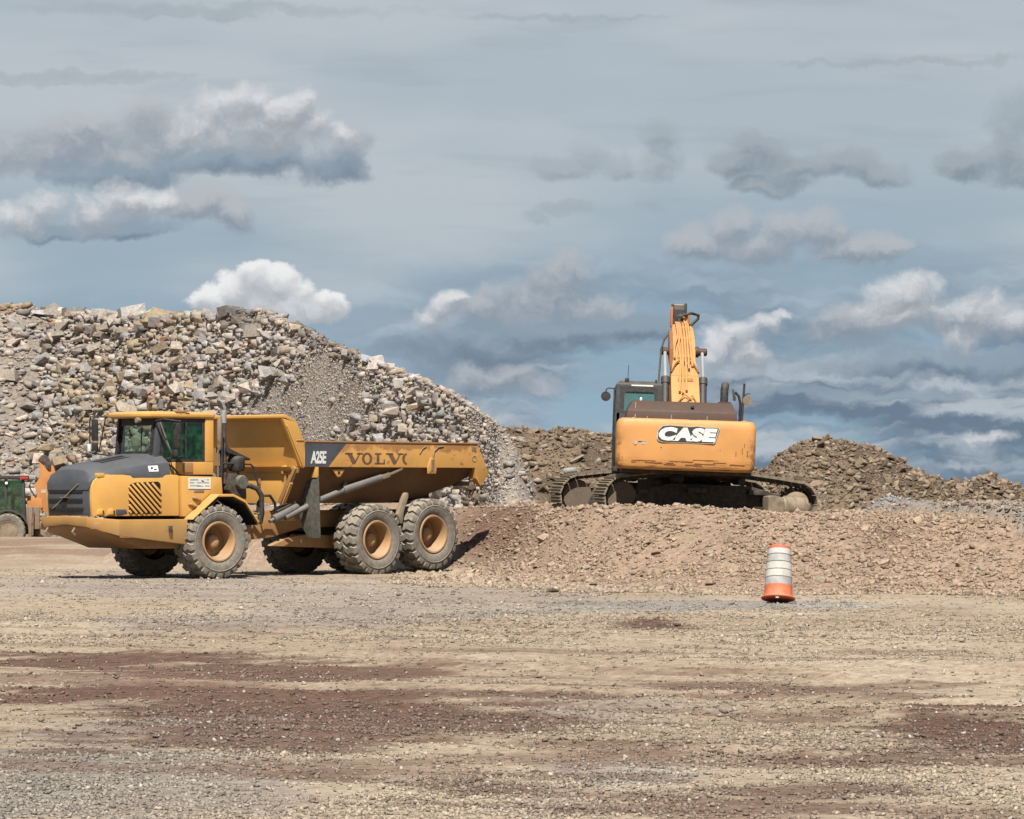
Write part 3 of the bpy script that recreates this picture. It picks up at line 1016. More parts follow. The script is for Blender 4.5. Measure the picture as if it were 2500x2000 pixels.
def dress_mound(o, sample, seed, n_big, n_small, n_single, s0=0.092):
    r = np.random.default_rng(seed)
    p, t, s = sample(n_big, r, -0.15, 0.97)
    size = np.clip(np.exp(r.normal(math.log(s0), 0.40, len(p))), 0.035, 0.36)
    c = np.array([0.172, 0.132, 0.095])[None] * r.uniform(.5, 1.65, len(p))[:, None]
    pale = (r.uniform(size=len(p)) < .10)[:, None]
    c = c + (np.array([0.29, 0.245, 0.19])[None] - c) * pale
    od = np.argsort(-size)
    b, q = od[:n_single], od[n_single:]
    p[:, 2] += size * .1
    single_stones('stone', o, p[b], size[b], c[b], r)
    e = link('loose_stones', stones_mesh('loose_stones', p[q], size[q], c[q], BIG, r), M['stone_stuff'], o)
    tag(e, kind='stuff')
    p, t, s = sample(n_small, r, -0.12, 0.98)
    c = np.array([0.165, 0.126, 0.090])[None] * r.uniform(.55, 1.55, len(p))[:, None]
    e = link('clods', stones_mesh('clods', p, r.uniform(.025, .065, len(p)), c, TINY, r), M['stone_stuff'], o)
    tag(e, kind='stuff')


def ymid(px): return 111 - 0.004 * (px - 1200)
mid_mound, ms = heap('soil_mound', crest([(985, 990), (1010, 935), (1045, 912), (1100, 902), (1150, 909), (1185, 901), (1230, 909), (1290, 918), (1370, 930), (1460, 945),
                                          (1540, 965), (1600, 992), (1650, 1010), (1700, 1030)], ymid), 1, 1, 301, 0.62, 0.7, 0.30, soil_dark(303),
                     'dark brown soil mound between the rock pile and the excavator', 'soil mound', sub=5)
dress_mound(mid_mound, ms, 305, 2600, 6000, 110)
rp = np.random.default_rng(59)
p, t, s_q = ms(1500, rp, -0.1, 0.95)
kp = rp.uniform(size=len(p)) < np.exp(-t * 9.0)
p = p[kp]
e = link('spilled_rock', stones_mesh('spilled_rock', p, np.exp(rp.normal(math.log(.10), .5, len(p))), rock_colours(p, rp, len(p)), BIG, rp, .6), M['stone_stuff'], mid_mound)
tag(e, kind='stuff')
right_mound, rs = heap('soil_mound', crest([(1560, 1020), (1610, 990), (1640, 957), (1680, 936), (1720, 928), (1760, 927), (1800, 936), (1850, 948), (1880, 966), (1920, 987),
                                            (1960, 1003), (2000, 1016), (2040, 1021), (2062, 1006), (2085, 1001), (2108, 1018), (2156, 1032), (2260, 1040), (2360, 1070)],
                                           lambda px: 98.0), 1, 1, 311, 0.60, 0.7, 0.26, soil_dark(313),
                       'brown rounded soil mound against the sky right of the excavator', 'soil mound', sub=5)
dress_mound(right_mound, rs, 315, 4200, 9000, 130, 0.082)
grey_heap, gh_s = heap('gravel_heap', [(7.3, 88.0, 1.05), (7.7, 88.2, 1.45), (8.1, 88.4, 1.66), (8.5, 88.5, 1.60), (9.0, 88.6, 1.50), (9.5, 88.8, 1.30), (9.9, 89, 1.0)], 1, 1, 321, 0.75, 0.8, 0.10,
                       lambda x, y, z: np.repeat(np.array([[0.20, 0.195, 0.19]]), len(x), 0), 'small heap of grey crushed stone at the foot of the right soil mound', 'gravel heap', sub=8)
rq = np.random.default_rng(57)
p, t, s_q = gh_s(900, rq, -0.2, 0.8)
q_ = np.array([0.27, 0.262, 0.25])[None] * rq.uniform(.7, 1.4, len(p))[:, None]
e = link('crushed_stone', stones_mesh('crushed_stone', p, rq.uniform(.03, .09, len(p)), q_, SMALL, rq), M['stone_stuff'], grey_heap)
tag(e, kind='stuff')

# ---------------------------------------------------------------- loose stone on the yard and the berm
rg = np.random.default_rng(51)


def yard_points(n, y0, y1, spread=0.145, power=1.0):
    u = rg.uniform(size=n)
    y = (y0 ** -power + u * (y1 ** -power - y0 ** -power)) ** (-1 / power)
    x = rg.uniform(-spread, spread, n) * y
    return x, y


gp, gs, gc = [], [], []
for n, y0, y1, s0, sig in ((88000, 20.5, 60, 0.0125, .45), (26000, 48, 92, 0.020, .40), (1100, 21, 92, 0.026, .30)):
    x, y = yard_points(n, y0, y1)
    dens = fbm(x * 0.6, y * 0.25, 4, 401)
    c = soil(x, y)
    greyish = 1 - np.clip((c[:, 0] - c[:, 2]) / 0.12, 0, 1)
    keep = rg.uniform(size=n) < np.clip(sstep(dens, .30, .62) * 0.8 + 0.5 * greyish + 0.12, 0, 1)
    x, y, c = x[keep], y[keep], c[keep]
    s = np.clip(np.exp(rg.normal(math.log(s0), sig, len(x))), 0.005, 0.0011 * y)
    gp.append(np.stack([x, y, ground_z(x, y) + s * 0.25], 1)); gs.append(s)
    light = rg.uniform(.62, 1.30, len(x))
    st = np.array([0.25, 0.228, 0.20])
    cc = (c / 0.78 * 0.7 + st[None] * 0.3) * light[:, None]
    wl = (rg.uniform(size=len(x)) < .03)[:, None]
    gc.append(cc + (np.array([.40, .37, .325])[None] - cc) * wl)
gp, gs, gc = np.concatenate(gp), np.concatenate(gs), np.concatenate(gc)
o = link('gravel', stones_mesh('gravel', gp, gs, gc, TINY, rg, 0.8), M['stone_stuff'])
tag(o, 'loose gravel scattered over the tan yard ground', 'gravel', kind='stuff')

n = 66000
x = rg.uniform(-2.5, 13, n); y = rg.uniform(69, 99, n)
d = berm_dist(x, y)
keep = (d > -1.6 - rg.uniform(0, 1.5, n)) & (rg.uniform(size=n) < 0.25 + 0.75 * sstep(fbm(x * .8, y * .6, 3, 411), .35, .6)) & (np.abs(x / y) < 0.15)
x, y, d = x[keep], y[keep], d[keep]
s = np.clip(np.exp(rg.normal(math.log(0.036), .45, len(x))), 0.012, 0.14)
c = np.array([0.322, 0.246, 0.182])[None] * rg.uniform(.6, 1.45, len(x))[:, None]
sc_ = soil(x, y)
c = c * 0.62 + sc_ / 0.78 * 0.38
gm = (rg.uniform(size=len(x)) < .07)[:, None]
c = c + (np.array([.33, .285, .22])[None] - c) * gm
bp = np.stack([x, y, ground_z(x, y) + s * 0.2], 1)
od = np.argsort(-s / y)
b, q = od[:300], od[300:]
single_stones('stone', ground, bp[b], s[b], c[b], rg, 0.9)
o = link('berm_gravel', stones_mesh('berm_gravel', bp[q], s[q], c[q], SMALL, rg, 0.9), M['stone_stuff'])
tag(o, 'loose tan stones covering the slope of the berm below the excavator', 'gravel', kind='stuff')

# ---------------------------------------------------------------- articulated dump truck
# u runs from the front axle to the rear, v to the near (left) side, z up
TH_F, TH_R, HITCH = R(40.3), R(46.4), 1.5
TRUCK_O = (-6.801, 83.675)
tz = float(ground_z(np.array([TRUCK_O[0]]), np.array([TRUCK_O[1]]))[0])
truck = empty('dump_truck', (TRUCK_O[0], TRUCK_O[1], 0.0), (0, 0, TH_F),
              'yellow six-wheeled articulated dump truck with grey hood and empty raised-sided body', 'dump truck')
REAR = Matrix.Translation((HITCH, 0, 0)) @ Matrix.Rotation(TH_R - TH_F, 4, 'Z')


def tb(mb, name, mat, rear=False, parent=None, smooth=35, bevel=0.0, segs=2, weld=False):
    mb.flip()
    o = mb.build(name, M[mat], parent or truck, smooth, bevel, segs, weld=weld)
    if parent is None and rear: o.matrix_local = REAR
    return o


# --- wheels
def tyre_mesh(Rt=0.755, w=0.30):
    mb = MB()
    prof = [(0.395, -w * .80), (0.43, -w * .90), (0.52, -w), (0.60, -w * 1.01), (0.66, -w * .965), (0.700, -w * .86), (0.712, -w * .5), (0.716, 0),
            (0.712, w * .5), (0.700, w * .86), (0.66, w * .965), (0.60, w * 1.01), (0.52, w), (0.43, w * .90), (0.395, w * .80)]
    mb.lathe(prof, 'y', n=72, cap=False)
    # zig-zag lugs
    nl = 22
    for side in (-1, 1):
        for k in range(nl):
            a0 = 2 * math.pi * (k + (0.5 if side > 0 else 0)) / nl
            pts = [(-0.02, 0.0), (0.085, 0.10), (0.03, 0.19), (0.075, 0.285), (0.075, 0.305)]
            rad_hi = [Rt, Rt, Rt - .004, Rt - .02, Rt - .075]
            rad_lo = [0.705, 0.705, 0.70, 0.68, 0.640]
            hw = [0.052, 0.058, 0.062, 0.066, 0.060]
            secs = []
            for (da, ww), rh, rl, h in zip(pts, rad_hi, rad_lo, hw):
                ring = []
                for (rr_, dd) in ((rl, -h - .012), (rh, -h), (rh, h), (rl, h + .012)):
                    a = a0 + da + dd / Rt
                    ring.append((rr_ * math.cos(a), side * ww, rr_ * math.sin(a)))
                secs.append(ring)
            mb.loft(secs, True, True)
    # sidewall rings
    for s in (-1, 1):
        mb.lathe([(0.585, s * w * 1.0), (0.60, s * (w * 1.01 + .008)), (0.615, s * w * 1.0)], 'y', n=48, cap=False)
    return mb.mesh('tyre', 32)


def rim_mesh(side):
    s = side
    mb = MB()
    prof = [(0.392, 0.20), (0.408, 0.262), (0.400, 0.282), (0.372, 0.280), (0.352, 0.255), (0.335, 0.20), (0.305, -0.05), (0.27, -0.08), (0.16, -0.075), (0.12, -0.07)]
    mb.lathe([(r, s * h) for r, h in prof], 'y', n=48, cap=False)
    mb.lathe([(0.392, s * 0.20), (0.37, s * -0.18)], 'y', n=32, cap=False)
    return mb.mesh('wheel', 35)


def hub_mesh(side):
    s = side
    mb = MB()
    mb.lathe([(0.165, s * -0.10), (0.160, s * -0.02), (0.145, s * 0.05), (0.135, s * 0.085), (0.11, s * 0.105), (0.06, s * 0.115), (0.0005, s * 0.117)], 'y', n=28)
    for k in range(12):
        a = 2 * math.pi * k / 12
        mb.lathe([(0.014, s * -0.085), (0.014, s * -0.05), (0.008, s * -0.046)], 'y', (0.215 * math.cos(a), 0, 0.215 * math.sin(a)), 6)
    return mb.mesh('hub', 40)


TYRE = tyre_mesh()
TYRE.materials.append(M['tyre'])
WM = {}
for s in (-1, 1):
    WM[s] = (rim_mesh(s), hub_mesh(s))


def wheel(u, v, z, rear, roll):
    s = -1 if v > 0 else 1                      # local y is -v
    o = link('wheel', WM[s][0], M['rim'], truck)
    base = REAR if rear else Matrix.Identity(4)
    o.matrix_local = base @ Matrix.Translation((u, -v, z)) @ Matrix.Rotation(roll, 4, 'Y')
    link('tyre', TYRE, None, o)
    link('hub', WM[s][1], M['rim'], o)


for (u, z, rear, roll) in ((0.0, 0.735, False, .2), (4.175 - HITCH, 0.735, True, .9), (5.845 - HITCH, 0.84, True, 1.7)):
    wheel(u, 1.11, z, rear, roll)
    wheel(u, -1.11, z if not rear else 0.74, rear, roll + .3)

# --- bumper: a strip that wraps round the nose
path = [(-0.72, 1.30, 1.19, 0.68), (-2.38, 1.30, 1.19, 0.87), (-2.85, 0.83, 1.235, 1.04), (-2.87, 0.0, 1.265, 1.09)]
full = path + [(u, -v, a, b) for u, v, a, b in reversed(path[:-1])]
cx_ = -1.2
secs = []
for u, v, zt, zb in full:
    k = 0.10
    iu = u + (0.12 if u < -2.5 else (0.06 if u < -2 else 0)); iv = v - math.copysign(0.12, v) if abs(v) > 0.5 else v
    ku = 0.05 if u < -2.5 else 0.02; kv = math.copysign(0.07, v) if abs(v) > .5 else 0
    secs.append([(u, v, zt), (u + ku, v - kv, zb), (iu + ku, iv - kv, zb), (iu, iv, zt)])
bum = tb(MB().loft(secs), 'bumper', 'yellow', bevel=0.018)
tb(MB().box((-1.18, 1.285, 0.93), (-1.10, 1.315, 1.06)), 'latch', 'dark_metal', parent=bum, bevel=.006)
for v in (0.35, -0.6):
    tb(MB().tube([(-2.80, v, 1.02), (-2.86, v, 0.94), (-2.80, v, 0.88)], 0.022, 6), 'tow_hook', 'dusty', parent=bum)
tb(MB().prism([(-2.74, 1.12), (-0.9, 1.15), (-0.7, 0.60), (-1.55, 0.60), (-2.74, 1.0)], -1.0, 1.0), 'belly_pan', 'yellow_dusty', bevel=.02)

# --- nose: grille, hood, side panels
gr = MB().prism([(-2.60, 1.27), (-2.70, 1.27), (-2.73, 1.60), (-2.71, 1.95), (-2.60, 1.99)], -0.74, 0.74)
gr = tb(gr, 'grille', 'hood_grey', bevel=0.03)
for k, z in enumerate((1.92, 1.745, 1.57, 1.39)):
    fu = -2.715 - 0.018 * (1 - abs(z - 1.6) / .35)
    tb(MB().box((fu - 0.012, -0.66, z - 0.034), (fu + .05, 0.52, z + 0.034)), 'slot', 'slot', parent=gr, bevel=.008)
tb(MB().bar((-2.752, -0.52, 1.40), (-2.752, 0.40, 1.90), 0.016, 0.012, (1, 0, 0)).bar((-2.757, -0.16, 1.63), (-2.757, 0.03, 1.63), 0.01, 0.11, (1, 0, 0)), 'emblem', 'dusty', parent=gr)

hs = []
for u, c, e, l, ve in ((-2.735, 1.90, 1.90, 1.88, .70), (-2.725, 2.02, 1.985, 1.93, .72), (-2.66, 2.19, 2.075, 1.99, .75), (-2.55, 2.265, 2.12, 2.05, .78), (-2.28, 2.315, 2.165, 2.085, .82),
                       (-1.6, 2.435, 2.265, 2.125, .90), (-1.25, 2.50, 2.30, 2.13, .94), (-0.93, 2.55, 2.325, 2.13, .96)):
    half = [(ve + .03, l - .10), (ve + .03, l), (ve - .03, e), (ve * .62, c - .022), (ve * .3, c - .004), (0, c)]
    ring = [(u, v, z) for v, z in half] + [(u, -v, z) for v, z in reversed(half[:-1])]
    hs.append(ring)
hood = tb(MB().loft(hs), 'hood', 'hood_grey', smooth=28, bevel=0.0)


def hood_z(u, v):
    us = [-2.55, -2.28, -1.6, -1.25, -.93]; cs = [2.265, 2.315, 2.435, 2.50, 2.55]
    return float(np.interp(u, us, cs)) - 0.10 * max(0, abs(v) - .25)


pv_ = [(-2.12, -0.05), (-1.42, -0.05), (-1.50, 0.42), (-2.20, 0.42)]
mb = MB().add([(u, v, hood_z(u, v) + dz_) for dz_ in (-.03, .006) for u, v in pv_],
              [(0, 1, 2, 3), (7, 6, 5, 4), (0, 4, 5, 1), (1, 5, 6, 2), (2, 6, 7, 3), (3, 7, 4, 0)])
tb(mb, 'hood_vent', 'slot', parent=hood)
st = tb(MB().add([(-1.42, .945, 2.145), (-1.20, .962, 2.15), (-1.20, .925, 2.27), (-1.42, .905, 2.26),
                  (-1.42, .957, 2.145), (-1.20, .974, 2.15), (-1.20, .937, 2.27), (-1.42, .917, 2.26)],
                 [(0, 1, 2, 3), (7, 6, 5, 4), (0, 4, 5, 1), (1, 5, 6, 2), (2, 6, 7, 3), (3, 7, 4, 0)]), 'sticker', 'white', parent=hood)
tb(MB().box((-1.37, .935, 2.19), (-1.32, .946, 2.235)), 'print', 'ink', parent=st)
tb(MB().box((-1.30, .952, 2.175), (-1.24, .963, 2.20)), 'print', 'ink', parent=st)


def side_v(u): return 0.80 + (u + 2.7) / 2.0 * 0.22


side_out = [(-2.68, 1.255), (-2.71, 1.60), (-2.70, 1.86), (-2.66, 1.96), (-2.58, 2.035), (-2.4, 2.085), (-2.0, 2.115), (-1.6, 2.125), (-1.1, 2.105), (-0.735, 2.075), (-0.735, 1.255)]
for s in (1, -1):
    lo = [s * (side_v(u) - .10) for u, z in side_out]
    hi = [s * (side_v(u) + (.0 if z > 2.06 else .02) - (0.05 if (z < 1.3) else 0) * 0) for u, z in side_out]
    sp = tb(MB().prism(side_out, lo, hi), 'side_panel', 'yellow', bevel=0.022)
    if s < 0: continue
    # louvred air outlet: dark recess with slanting slats
    def on(u, z, d): return (u, side_v(u) + .02 + d, z)
    rec = [(-1.88, 1.30), (-1.86, 1.88), (-1.74, 1.925), (-1.22, 1.945), (-1.17, 1.90), (-1.17, 1.30)]
    lo = [side_v(u) - .01 for u, z in rec]; hi = [side_v(u) + .024 for u, z in rec]
    tb(MB().prism(rec, lo, hi), 'air_outlet', 'slot', parent=sp)
    for k in range(10):
        # a slat runs from upper left to lower right
        c0 = -2.44 + 0.118 * k
        pts = []
        for j in range(30):
            u = -1.885 + (j / 29) * 0.72
            z = 1.93 - (u - c0 - 0.0) * 1.02 + 0.0
            top = 1.87 + (u + 1.88) * .12
            if 1.30 <= z <= min(1.935, top + .03): pts.append((u, z))
        if len(pts) < 3: continue
        (u0, z0), (u1, z1) = pts[0], pts[-1]
        tb(MB().bar(on(u0, z0, .012), on(u1, z1, .012), 0.045, 0.034, (0, 1, 0)), 'slat', 'yellow', parent=sp, bevel=.006)
    # marker lamps low on the panel
    for u in (-2.52, -2.28):
        lp = tb(MB().prism([(u - .09, 1.285), (u + .07, 1.285), (u + .08, 1.36), (u + .02, 1.41), (u - .07, 1.39)], side_v(u) - .02, side_v(u) + .055), 'headlight', 'yellow', parent=sp, bevel=.015)
    tb(MB().prism([(-2.17, 1.29), (-1.90, 1.29), (-1.94, 1.39), (-2.17, 1.39)], side_v(-2.05) - .02, side_v(-2.05) + .035), 'lamp_glass', 'hood_grey', parent=sp, bevel=.01)
    tb(MB().box((-2.49, side_v(-2.5) + .03, 1.305), (-2.46, side_v(-2.5) + .062, 1.37)), 'lamp_glass', 'dark_metal', parent=sp)
    tb(MB().box((-2.25, side_v(-2.27) + .03, 1.305), (-2.21, side_v(-2.27) + .062, 1.37)), 'lamp_glass', 'dark_metal', parent=sp)
tb(MB().box((-2.60, .74, 2.03), (-2.42, .85, 2.115)), 'hood_catch', 'yellow', bevel=.02)

# --- front fenders and the panel above them
arch = [(-0.62, 1.235), (0.0, 1.695), (0.36, 1.695), (0.66, 1.57), (0.99, 1.15)]
for s in (1, -1):
    ring = arch + [(u - (.03 if u < .3 else -.0), z - .055) for u, z in reversed(arch)]
    fd = tb(MB().prism(ring, s * .72, s * 1.39), 'fender', 'yellow', bevel=.012)
    li = [(u + (.02 if u < .2 else -.02), z - .062) for u, z in arch]
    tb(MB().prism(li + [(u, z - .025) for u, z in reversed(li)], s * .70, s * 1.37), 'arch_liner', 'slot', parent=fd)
    pan = [(-0.70, 1.24), (-0.62, 1.24), (-0.02, 1.69), (0.30, 1.69), (0.27, 2.03), (0.06, 2.045), (-0.70, 2.06)]
    pl = tb(MB().prism(pan, s * .80, s * 1.10), 'fender_panel', 'yellow', bevel=.018)
    if s > 0:
        sg = tb(MB().box((-0.56, 1.098, 1.80), (-0.015, 1.112, 2.025)), 'company_sign', 'white', parent=pl)
        for (a, b, z, h) in ((-.53, -.32, 1.985, .03), (-.54, -.42, 1.925, .025), (-.36, -.24, 1.925, .028), (-.53, -.27, 1.865, .02), (-.22, -.05, 1.925, .03),
                             (-.36, -.20, 1.855, .025), (-.16, -.04, 1.86, .028), (-.12, -.05, 1.985, .025)):
            tb(MB().box((a, 1.111, z - h / 2), (b, 1.1145, z + h / 2)), 'print_line', 'ink_grey', parent=sg)
        tb(MB().prism([(-.25, 1.985), (-.19, 1.955), (-.155, 2.01), (-.18, 1.965), (-.20, 1.93), (-.235, 1.945)], 1.111, 1.1155), 'bird_mark', 'ink', parent=sg)
        tb(MB().box((-.42, 1.098, 1.725), (-.17, 1.108, 1.785)), 'stain_plate', 'rustpipe', parent=pl, bevel=.004)
        for (u, z) in ((-.40, 1.62), (-.50, 1.49)):
            tb(MB().tube([(u - .06, 1.10, z), (u, 1.135, z - .005), (u + .07, 1.135, z - .045), (u + .13, 1.10, z - .04)], .028, 7), 'grab_handle', 'yellow_dusty', parent=pl)
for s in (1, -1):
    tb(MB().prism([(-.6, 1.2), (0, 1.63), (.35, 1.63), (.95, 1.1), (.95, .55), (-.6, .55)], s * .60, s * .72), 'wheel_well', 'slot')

# --- cab
tb(MB().box((-1.02, -.70, 1.75), (0.33, .70, 2.12)), 'cab_floor', 'dark_metal')
dash = tb(MB().prism([(-1.05, 2.10), (-0.72, 2.10), (-0.76, 2.40), (-1.0, 2.56), (-1.05, 2.55)], -.58, .58), 'dashboard', 'black', bevel=.02)
tb(MB().lathe([(.185, -.012), (.2, 0), (.185, .012), (.17, 0), (.185, -.012)], 'z', (0, 0, 0), 20, cap=False).tube([(0, 0, 0), (-.12, 0, -.22)], .02, 6).bar((-.18, 0, 0), (.18, 0, 0), .02, .02), 'steering_wheel', 'black', parent=dash).matrix_local = \
    Matrix.Translation((-0.62, 0, 2.58)) @ Matrix.Rotation(R(-28), 4, 'Y')
door = tb(MB().prism([(-0.98, 2.335), (-0.95, 2.12), (-.62, 2.085), (0.34, 2.085), (0.34, 2.345), (.10, 2.345)], .62, .72), 'door', 'yellow', bevel=.014)
tb(MB().box((-.42, .715, 2.13), (-.18, .74, 2.33)), 'door_step_pad', 'yellow_dusty', parent=door, bevel=.01)
tb(MB().tube([(-.86, .71, 2.33), (-.72, .78, 2.24), (-.60, .82, 2.10)], .018, 6), 'grab_handle', 'black', parent=door)
tb(MB().prism([(-0.98, 2.335), (-0.95, 2.09), (0.34, 2.085), (0.34, 2.345)], -.72, -.62), 'door', 'yellow', bevel=.014)
tb(MB().box((0.28, -.62, 2.09), (0.34, .62, 2.36)), 'cab_rear_wall', 'yellow', bevel=.01)
for s in (1, -1):
    tb(MB().prism([(.14, 2.345), (.345, 2.345), (.345, 3.24), (.14, 3.24)], s * .60, s * .725), 'rear_pillar', 'yellow', bevel=.02)
    tb(MB().prism([(-1.12, 2.42), (-.99, 2.34), (-.90, 3.22), (-1.03, 3.22)], s * .60, s * .70), 'front_pillar', 'hood_grey', bevel=.02)
    sw = tb(MB().prism([(-.95, 2.345), (.14, 2.345), (.14, 3.22), (-.90, 3.22)], s * .672, s * .680), 'side_window', 'glass_green' if s > 0 else 'glass')
    fr = [(-.97, 2.345), (.14, 2.345), (.14, 3.22), (-.92, 3.22)]
    fi = [(-.90, 2.405), (.08, 2.405), (.08, 3.13), (-.86, 3.13)]
    mb = MB()
    for k in range(4):
        a, b = fr[k], fr[(k + 1) % 4]; c, d_ = fi[(k + 1) % 4], fi[k]
        mb.prism([a, b, c, d_], s * .66, s * .70)
    tb(mb, 'window_frame', 'black', parent=sw)
    if s > 0:
        tb(MB().bar((-.33, .68, 2.40), (-.33, .68, 3.14), .05, .03), 'window_post', 'black', parent=sw)
# curved windscreen
ws, wfz = [], []
for z in (2.44, 3.20):
    lean = (3.2 - z) * 0.10
    for k in range(9):
        v = -.62 + 1.24 * k / 8
        ws.append((-1.02 - lean - 0.10 * (1 - (v / .62) ** 2), v, z))
mb = MB().add(ws + [(u + .008, v, z) for u, v, z in ws], [(k, k + 1, k + 10, k + 9) for k in range(8)] + [(k + 18, k + 27, k + 28, k + 19) for k in range(8)])
wsn = tb(mb, 'windscreen', 'glass', smooth=60)
mb = MB()
for k in range(8):
    for (za, zb) in ((3.08, 3.22), (2.42, 2.49)):
        q = []
        for kk in (k, k + 1):
            v = -.62 + 1.24 * kk / 8
            for z in (za, zb):
                lean = (3.2 - z) * 0.10
                q.append((-1.028 - lean - 0.10 * (1 - (v / .62) ** 2), v, z))
        a, b, c, d_ = q[0], q[1], q[3], q[2]
        mb.add([a, b, c, d_] + [(p[0] + .04, p[1], p[2]) for p in (a, b, c, d_)], [(0, 1, 2, 3), (7, 6, 5, 4), (0, 4, 5, 1), (2, 6, 7, 3), (1, 5, 6, 2), (3, 7, 4, 0)])
for v in (-.60, .60):
    mb.bar((-1.12, v, 2.42), (-1.035, v, 3.22), .06, .09)
tb(mb, 'window_frame', 'black', parent=wsn)
tb(MB().bar((-1.20, .12, 2.50), (-1.15, -.12, 3.0), .02, .02).bar((-1.16, .30, 2.48), (-1.13, .28, 3.02), .016, .02), 'wiper', 'black', parent=wsn)
rw = tb(MB().box((.30, -.60, 2.36), (.31, .60, 3.22)), 'rear_window', 'glass')
tb(MB().box((.285, -.62, 3.10), (.325, .62, 3.23)), 'window_frame', 'black', parent=rw)
tb(MB().box((.285, -.62, 2.345), (.325, .62, 2.42)), 'window_frame', 'black', parent=rw)
roof = MB()
rs_ = []
for z, g in ((3.225, -.03), (3.255, .0), (3.31, .005), (3.345, -.05), (3.365, -.14)):
    ou = [(-1.36 - g, -.52), (-1.24 - g, -.76 - g), (.33 + g, -.76 - g), (.43 + g, -.64), (.43 + g, .64), (.33 + g, .76 + g), (-1.24 - g, .76 + g), (-1.36 - g, .52)]
    rs_.append([(u, v, z) for u, v in ou])
roof = tb(roof.loft(rs_), 'cab_roof', 'yellow', smooth=30, bevel=.008)
tb(MB().box((-.62, .70, 3.355), (-.34, .765, 3.385)).box((-.40, .74, 3.36), (-.30, .79, 3.40)), 'roof_bracket', 'yellow_dusty', parent=roof, bevel=.006)
for v in (.50, -.50):
    tb(MB().lathe([(.045, .05), (.06, -.02), (.055, -.05), (.0005, -.055)], 'x', (-1.37, v, 3.18), 14), 'work_lamp', 'dusty', parent=roof)
seat = tb(MB().box((-.46, -.25, 2.30), (.02, .25, 2.44)).box((-.06, -.24, 2.40), (.09, .24, 2.98), Matrix.Rotation(R(6), 3, 'Y')).box((-.02, -.14, 2.98), (.08, .14, 3.16)), 'seat', 'black', bevel=.04)
tb(MB().box((-.5, .30, 2.3), (-.36, .42, 2.62)).tube([(-.45, .36, 2.6), (-.47, .36, 2.78)], .018, 6), 'lever_console', 'black', bevel=.02)
# mirrors
nm = tb(MB().tube([(-1.10, .70, 3.17), (-1.10, 1.02, 3.20), (-.80, 1.16, 3.16), (-.78, 1.17, 2.45), (-.86, .74, 2.40)], .015, 6).tube([(-1.08, .72, 3.12), (-.84, .98, 2.42)], .015, 6),
        'mirror_arm', 'black')
tb(MB().box((-.86, .98, 2.60), (-.80, 1.16, 3.12)), 'mirror', 'black', parent=nm, bevel=.02)
tb(MB().box((-.90, .98, 2.45), (-.84, 1.14, 2.58)), 'mirror', 'black', parent=nm, bevel=.02)
tb(MB().tube([(-.98, .72, 3.14), (-.80, .90, 2.42)], .016, 6), 'grab_rail', 'steel', parent=nm)
fm = tb(MB().tube([(-1.12, -.62, 3.24), (-1.18, -.95, 3.27), (-1.22, -1.40, 3.28), (-1.22, -1.43, 3.20), (-1.22, -1.43, 2.56), (-1.20, -1.36, 2.53), (-1.14, -.60, 2.46)], .017, 6)
        .tube([(-1.18, -.92, 3.26), (-1.18, -1.16, 2.55)], .014, 6), 'mirror_arm', 'black')
tb(MB().box((-1.25, -1.34, 2.78), (-1.19, -1.16, 3.22)), 'mirror', 'black', parent=fm, bevel=.02)
tb(MB().box((-1.25, -1.32, 2.58), (-1.19, -1.16, 2.74)), 'mirror', 'black', parent=fm, bevel=.02)
tb(MB().box((-1.26, -1.47, 2.56), (-1.20, -1.40, 2.72)), 'mirror', 'white', parent=fm, bevel=.02)

# --- behind the cab: exhaust, air cleaner, tanks, rails and hoses
ex = tb(MB().tube([(.64, .66, 1.9), (.64, .66, 2.74)], .075, 14).tube([(.64, .66, 2.70), (.64, .66, 3.16)], .055, 14), 'exhaust_stack', 'dark_metal')
tb(MB().tube([(.64, .66, 3.14), (.64, .66, 3.30), (.66, .66, 3.40)], [.062, .062, .058], 14), 'exhaust_tip', 'tip', parent=ex)
tb(MB().tube([(.50, .70, 2.58), (.50, .70, 2.66), (.505, .70, 3.18), (.50, .70, 3.23)], [.03, .052, .052, .03], 10), 'intake_pipe', 'rustpipe')
tb(MB().tube([(.44, .74, 2.05), (.44, .74, 2.60)], .022, 8), 'support_post', 'steel')
at_ = tb(MB().lathe([(.0005, 2.14), (.15, 2.16), (.18, 2.22), (.18, 2.40), (.15, 2.46), (.08, 2.49), (.0005, 2.5)], 'z', (.93, .70, 0), 18), 'air_cleaner', 'black', smooth=50)
tb(MB().prism([(.62, 2.66), (.74, 2.60), (1.20, 2.42), (1.20, 2.38), (.62, 2.54)], .42, .82), 'rain_cover', 'black', bevel=.01)
tb(MB().prism([(.62, 1.78), (.70, 2.12), (1.06, 2.05), (1.08, 1.60), (.80, 1.60)], .40, .86), 'engine_box', 'dark_metal', bevel=.02)
tb(MB().lathe([(.0005, -.08), (.13, -.08), (.15, -.04), (.15, .04), (.13, .08), (.0005, .08)], 'y', (.92, .88, 1.93), 18), 'filter_housing', 'rubber_flap', smooth=50)
tb(MB().tube([(.48, .80, 2.32), (1.22, .80, 2.30), (1.30, .80, 2.24), (1.42, .82, 1.82)], .02, 8).tube([(.48, .60, 2.26), (1.02, .60, 2.22), (1.14, .62, 1.80)], .018, 8)
   .tube([(.46, .84, 2.04), (.48, .84, 3.1)], .016, 8), 'handrail', 'black')
tb(MB().tube([(.98, .80, 1.86), (1.18, .84, 1.86), (1.32, .90, 1.80), (1.41, .92, 1.66), (1.42, .92, 1.30), (1.38, .90, 1.16)], .055, 10), 'hose', 'black', smooth=60)
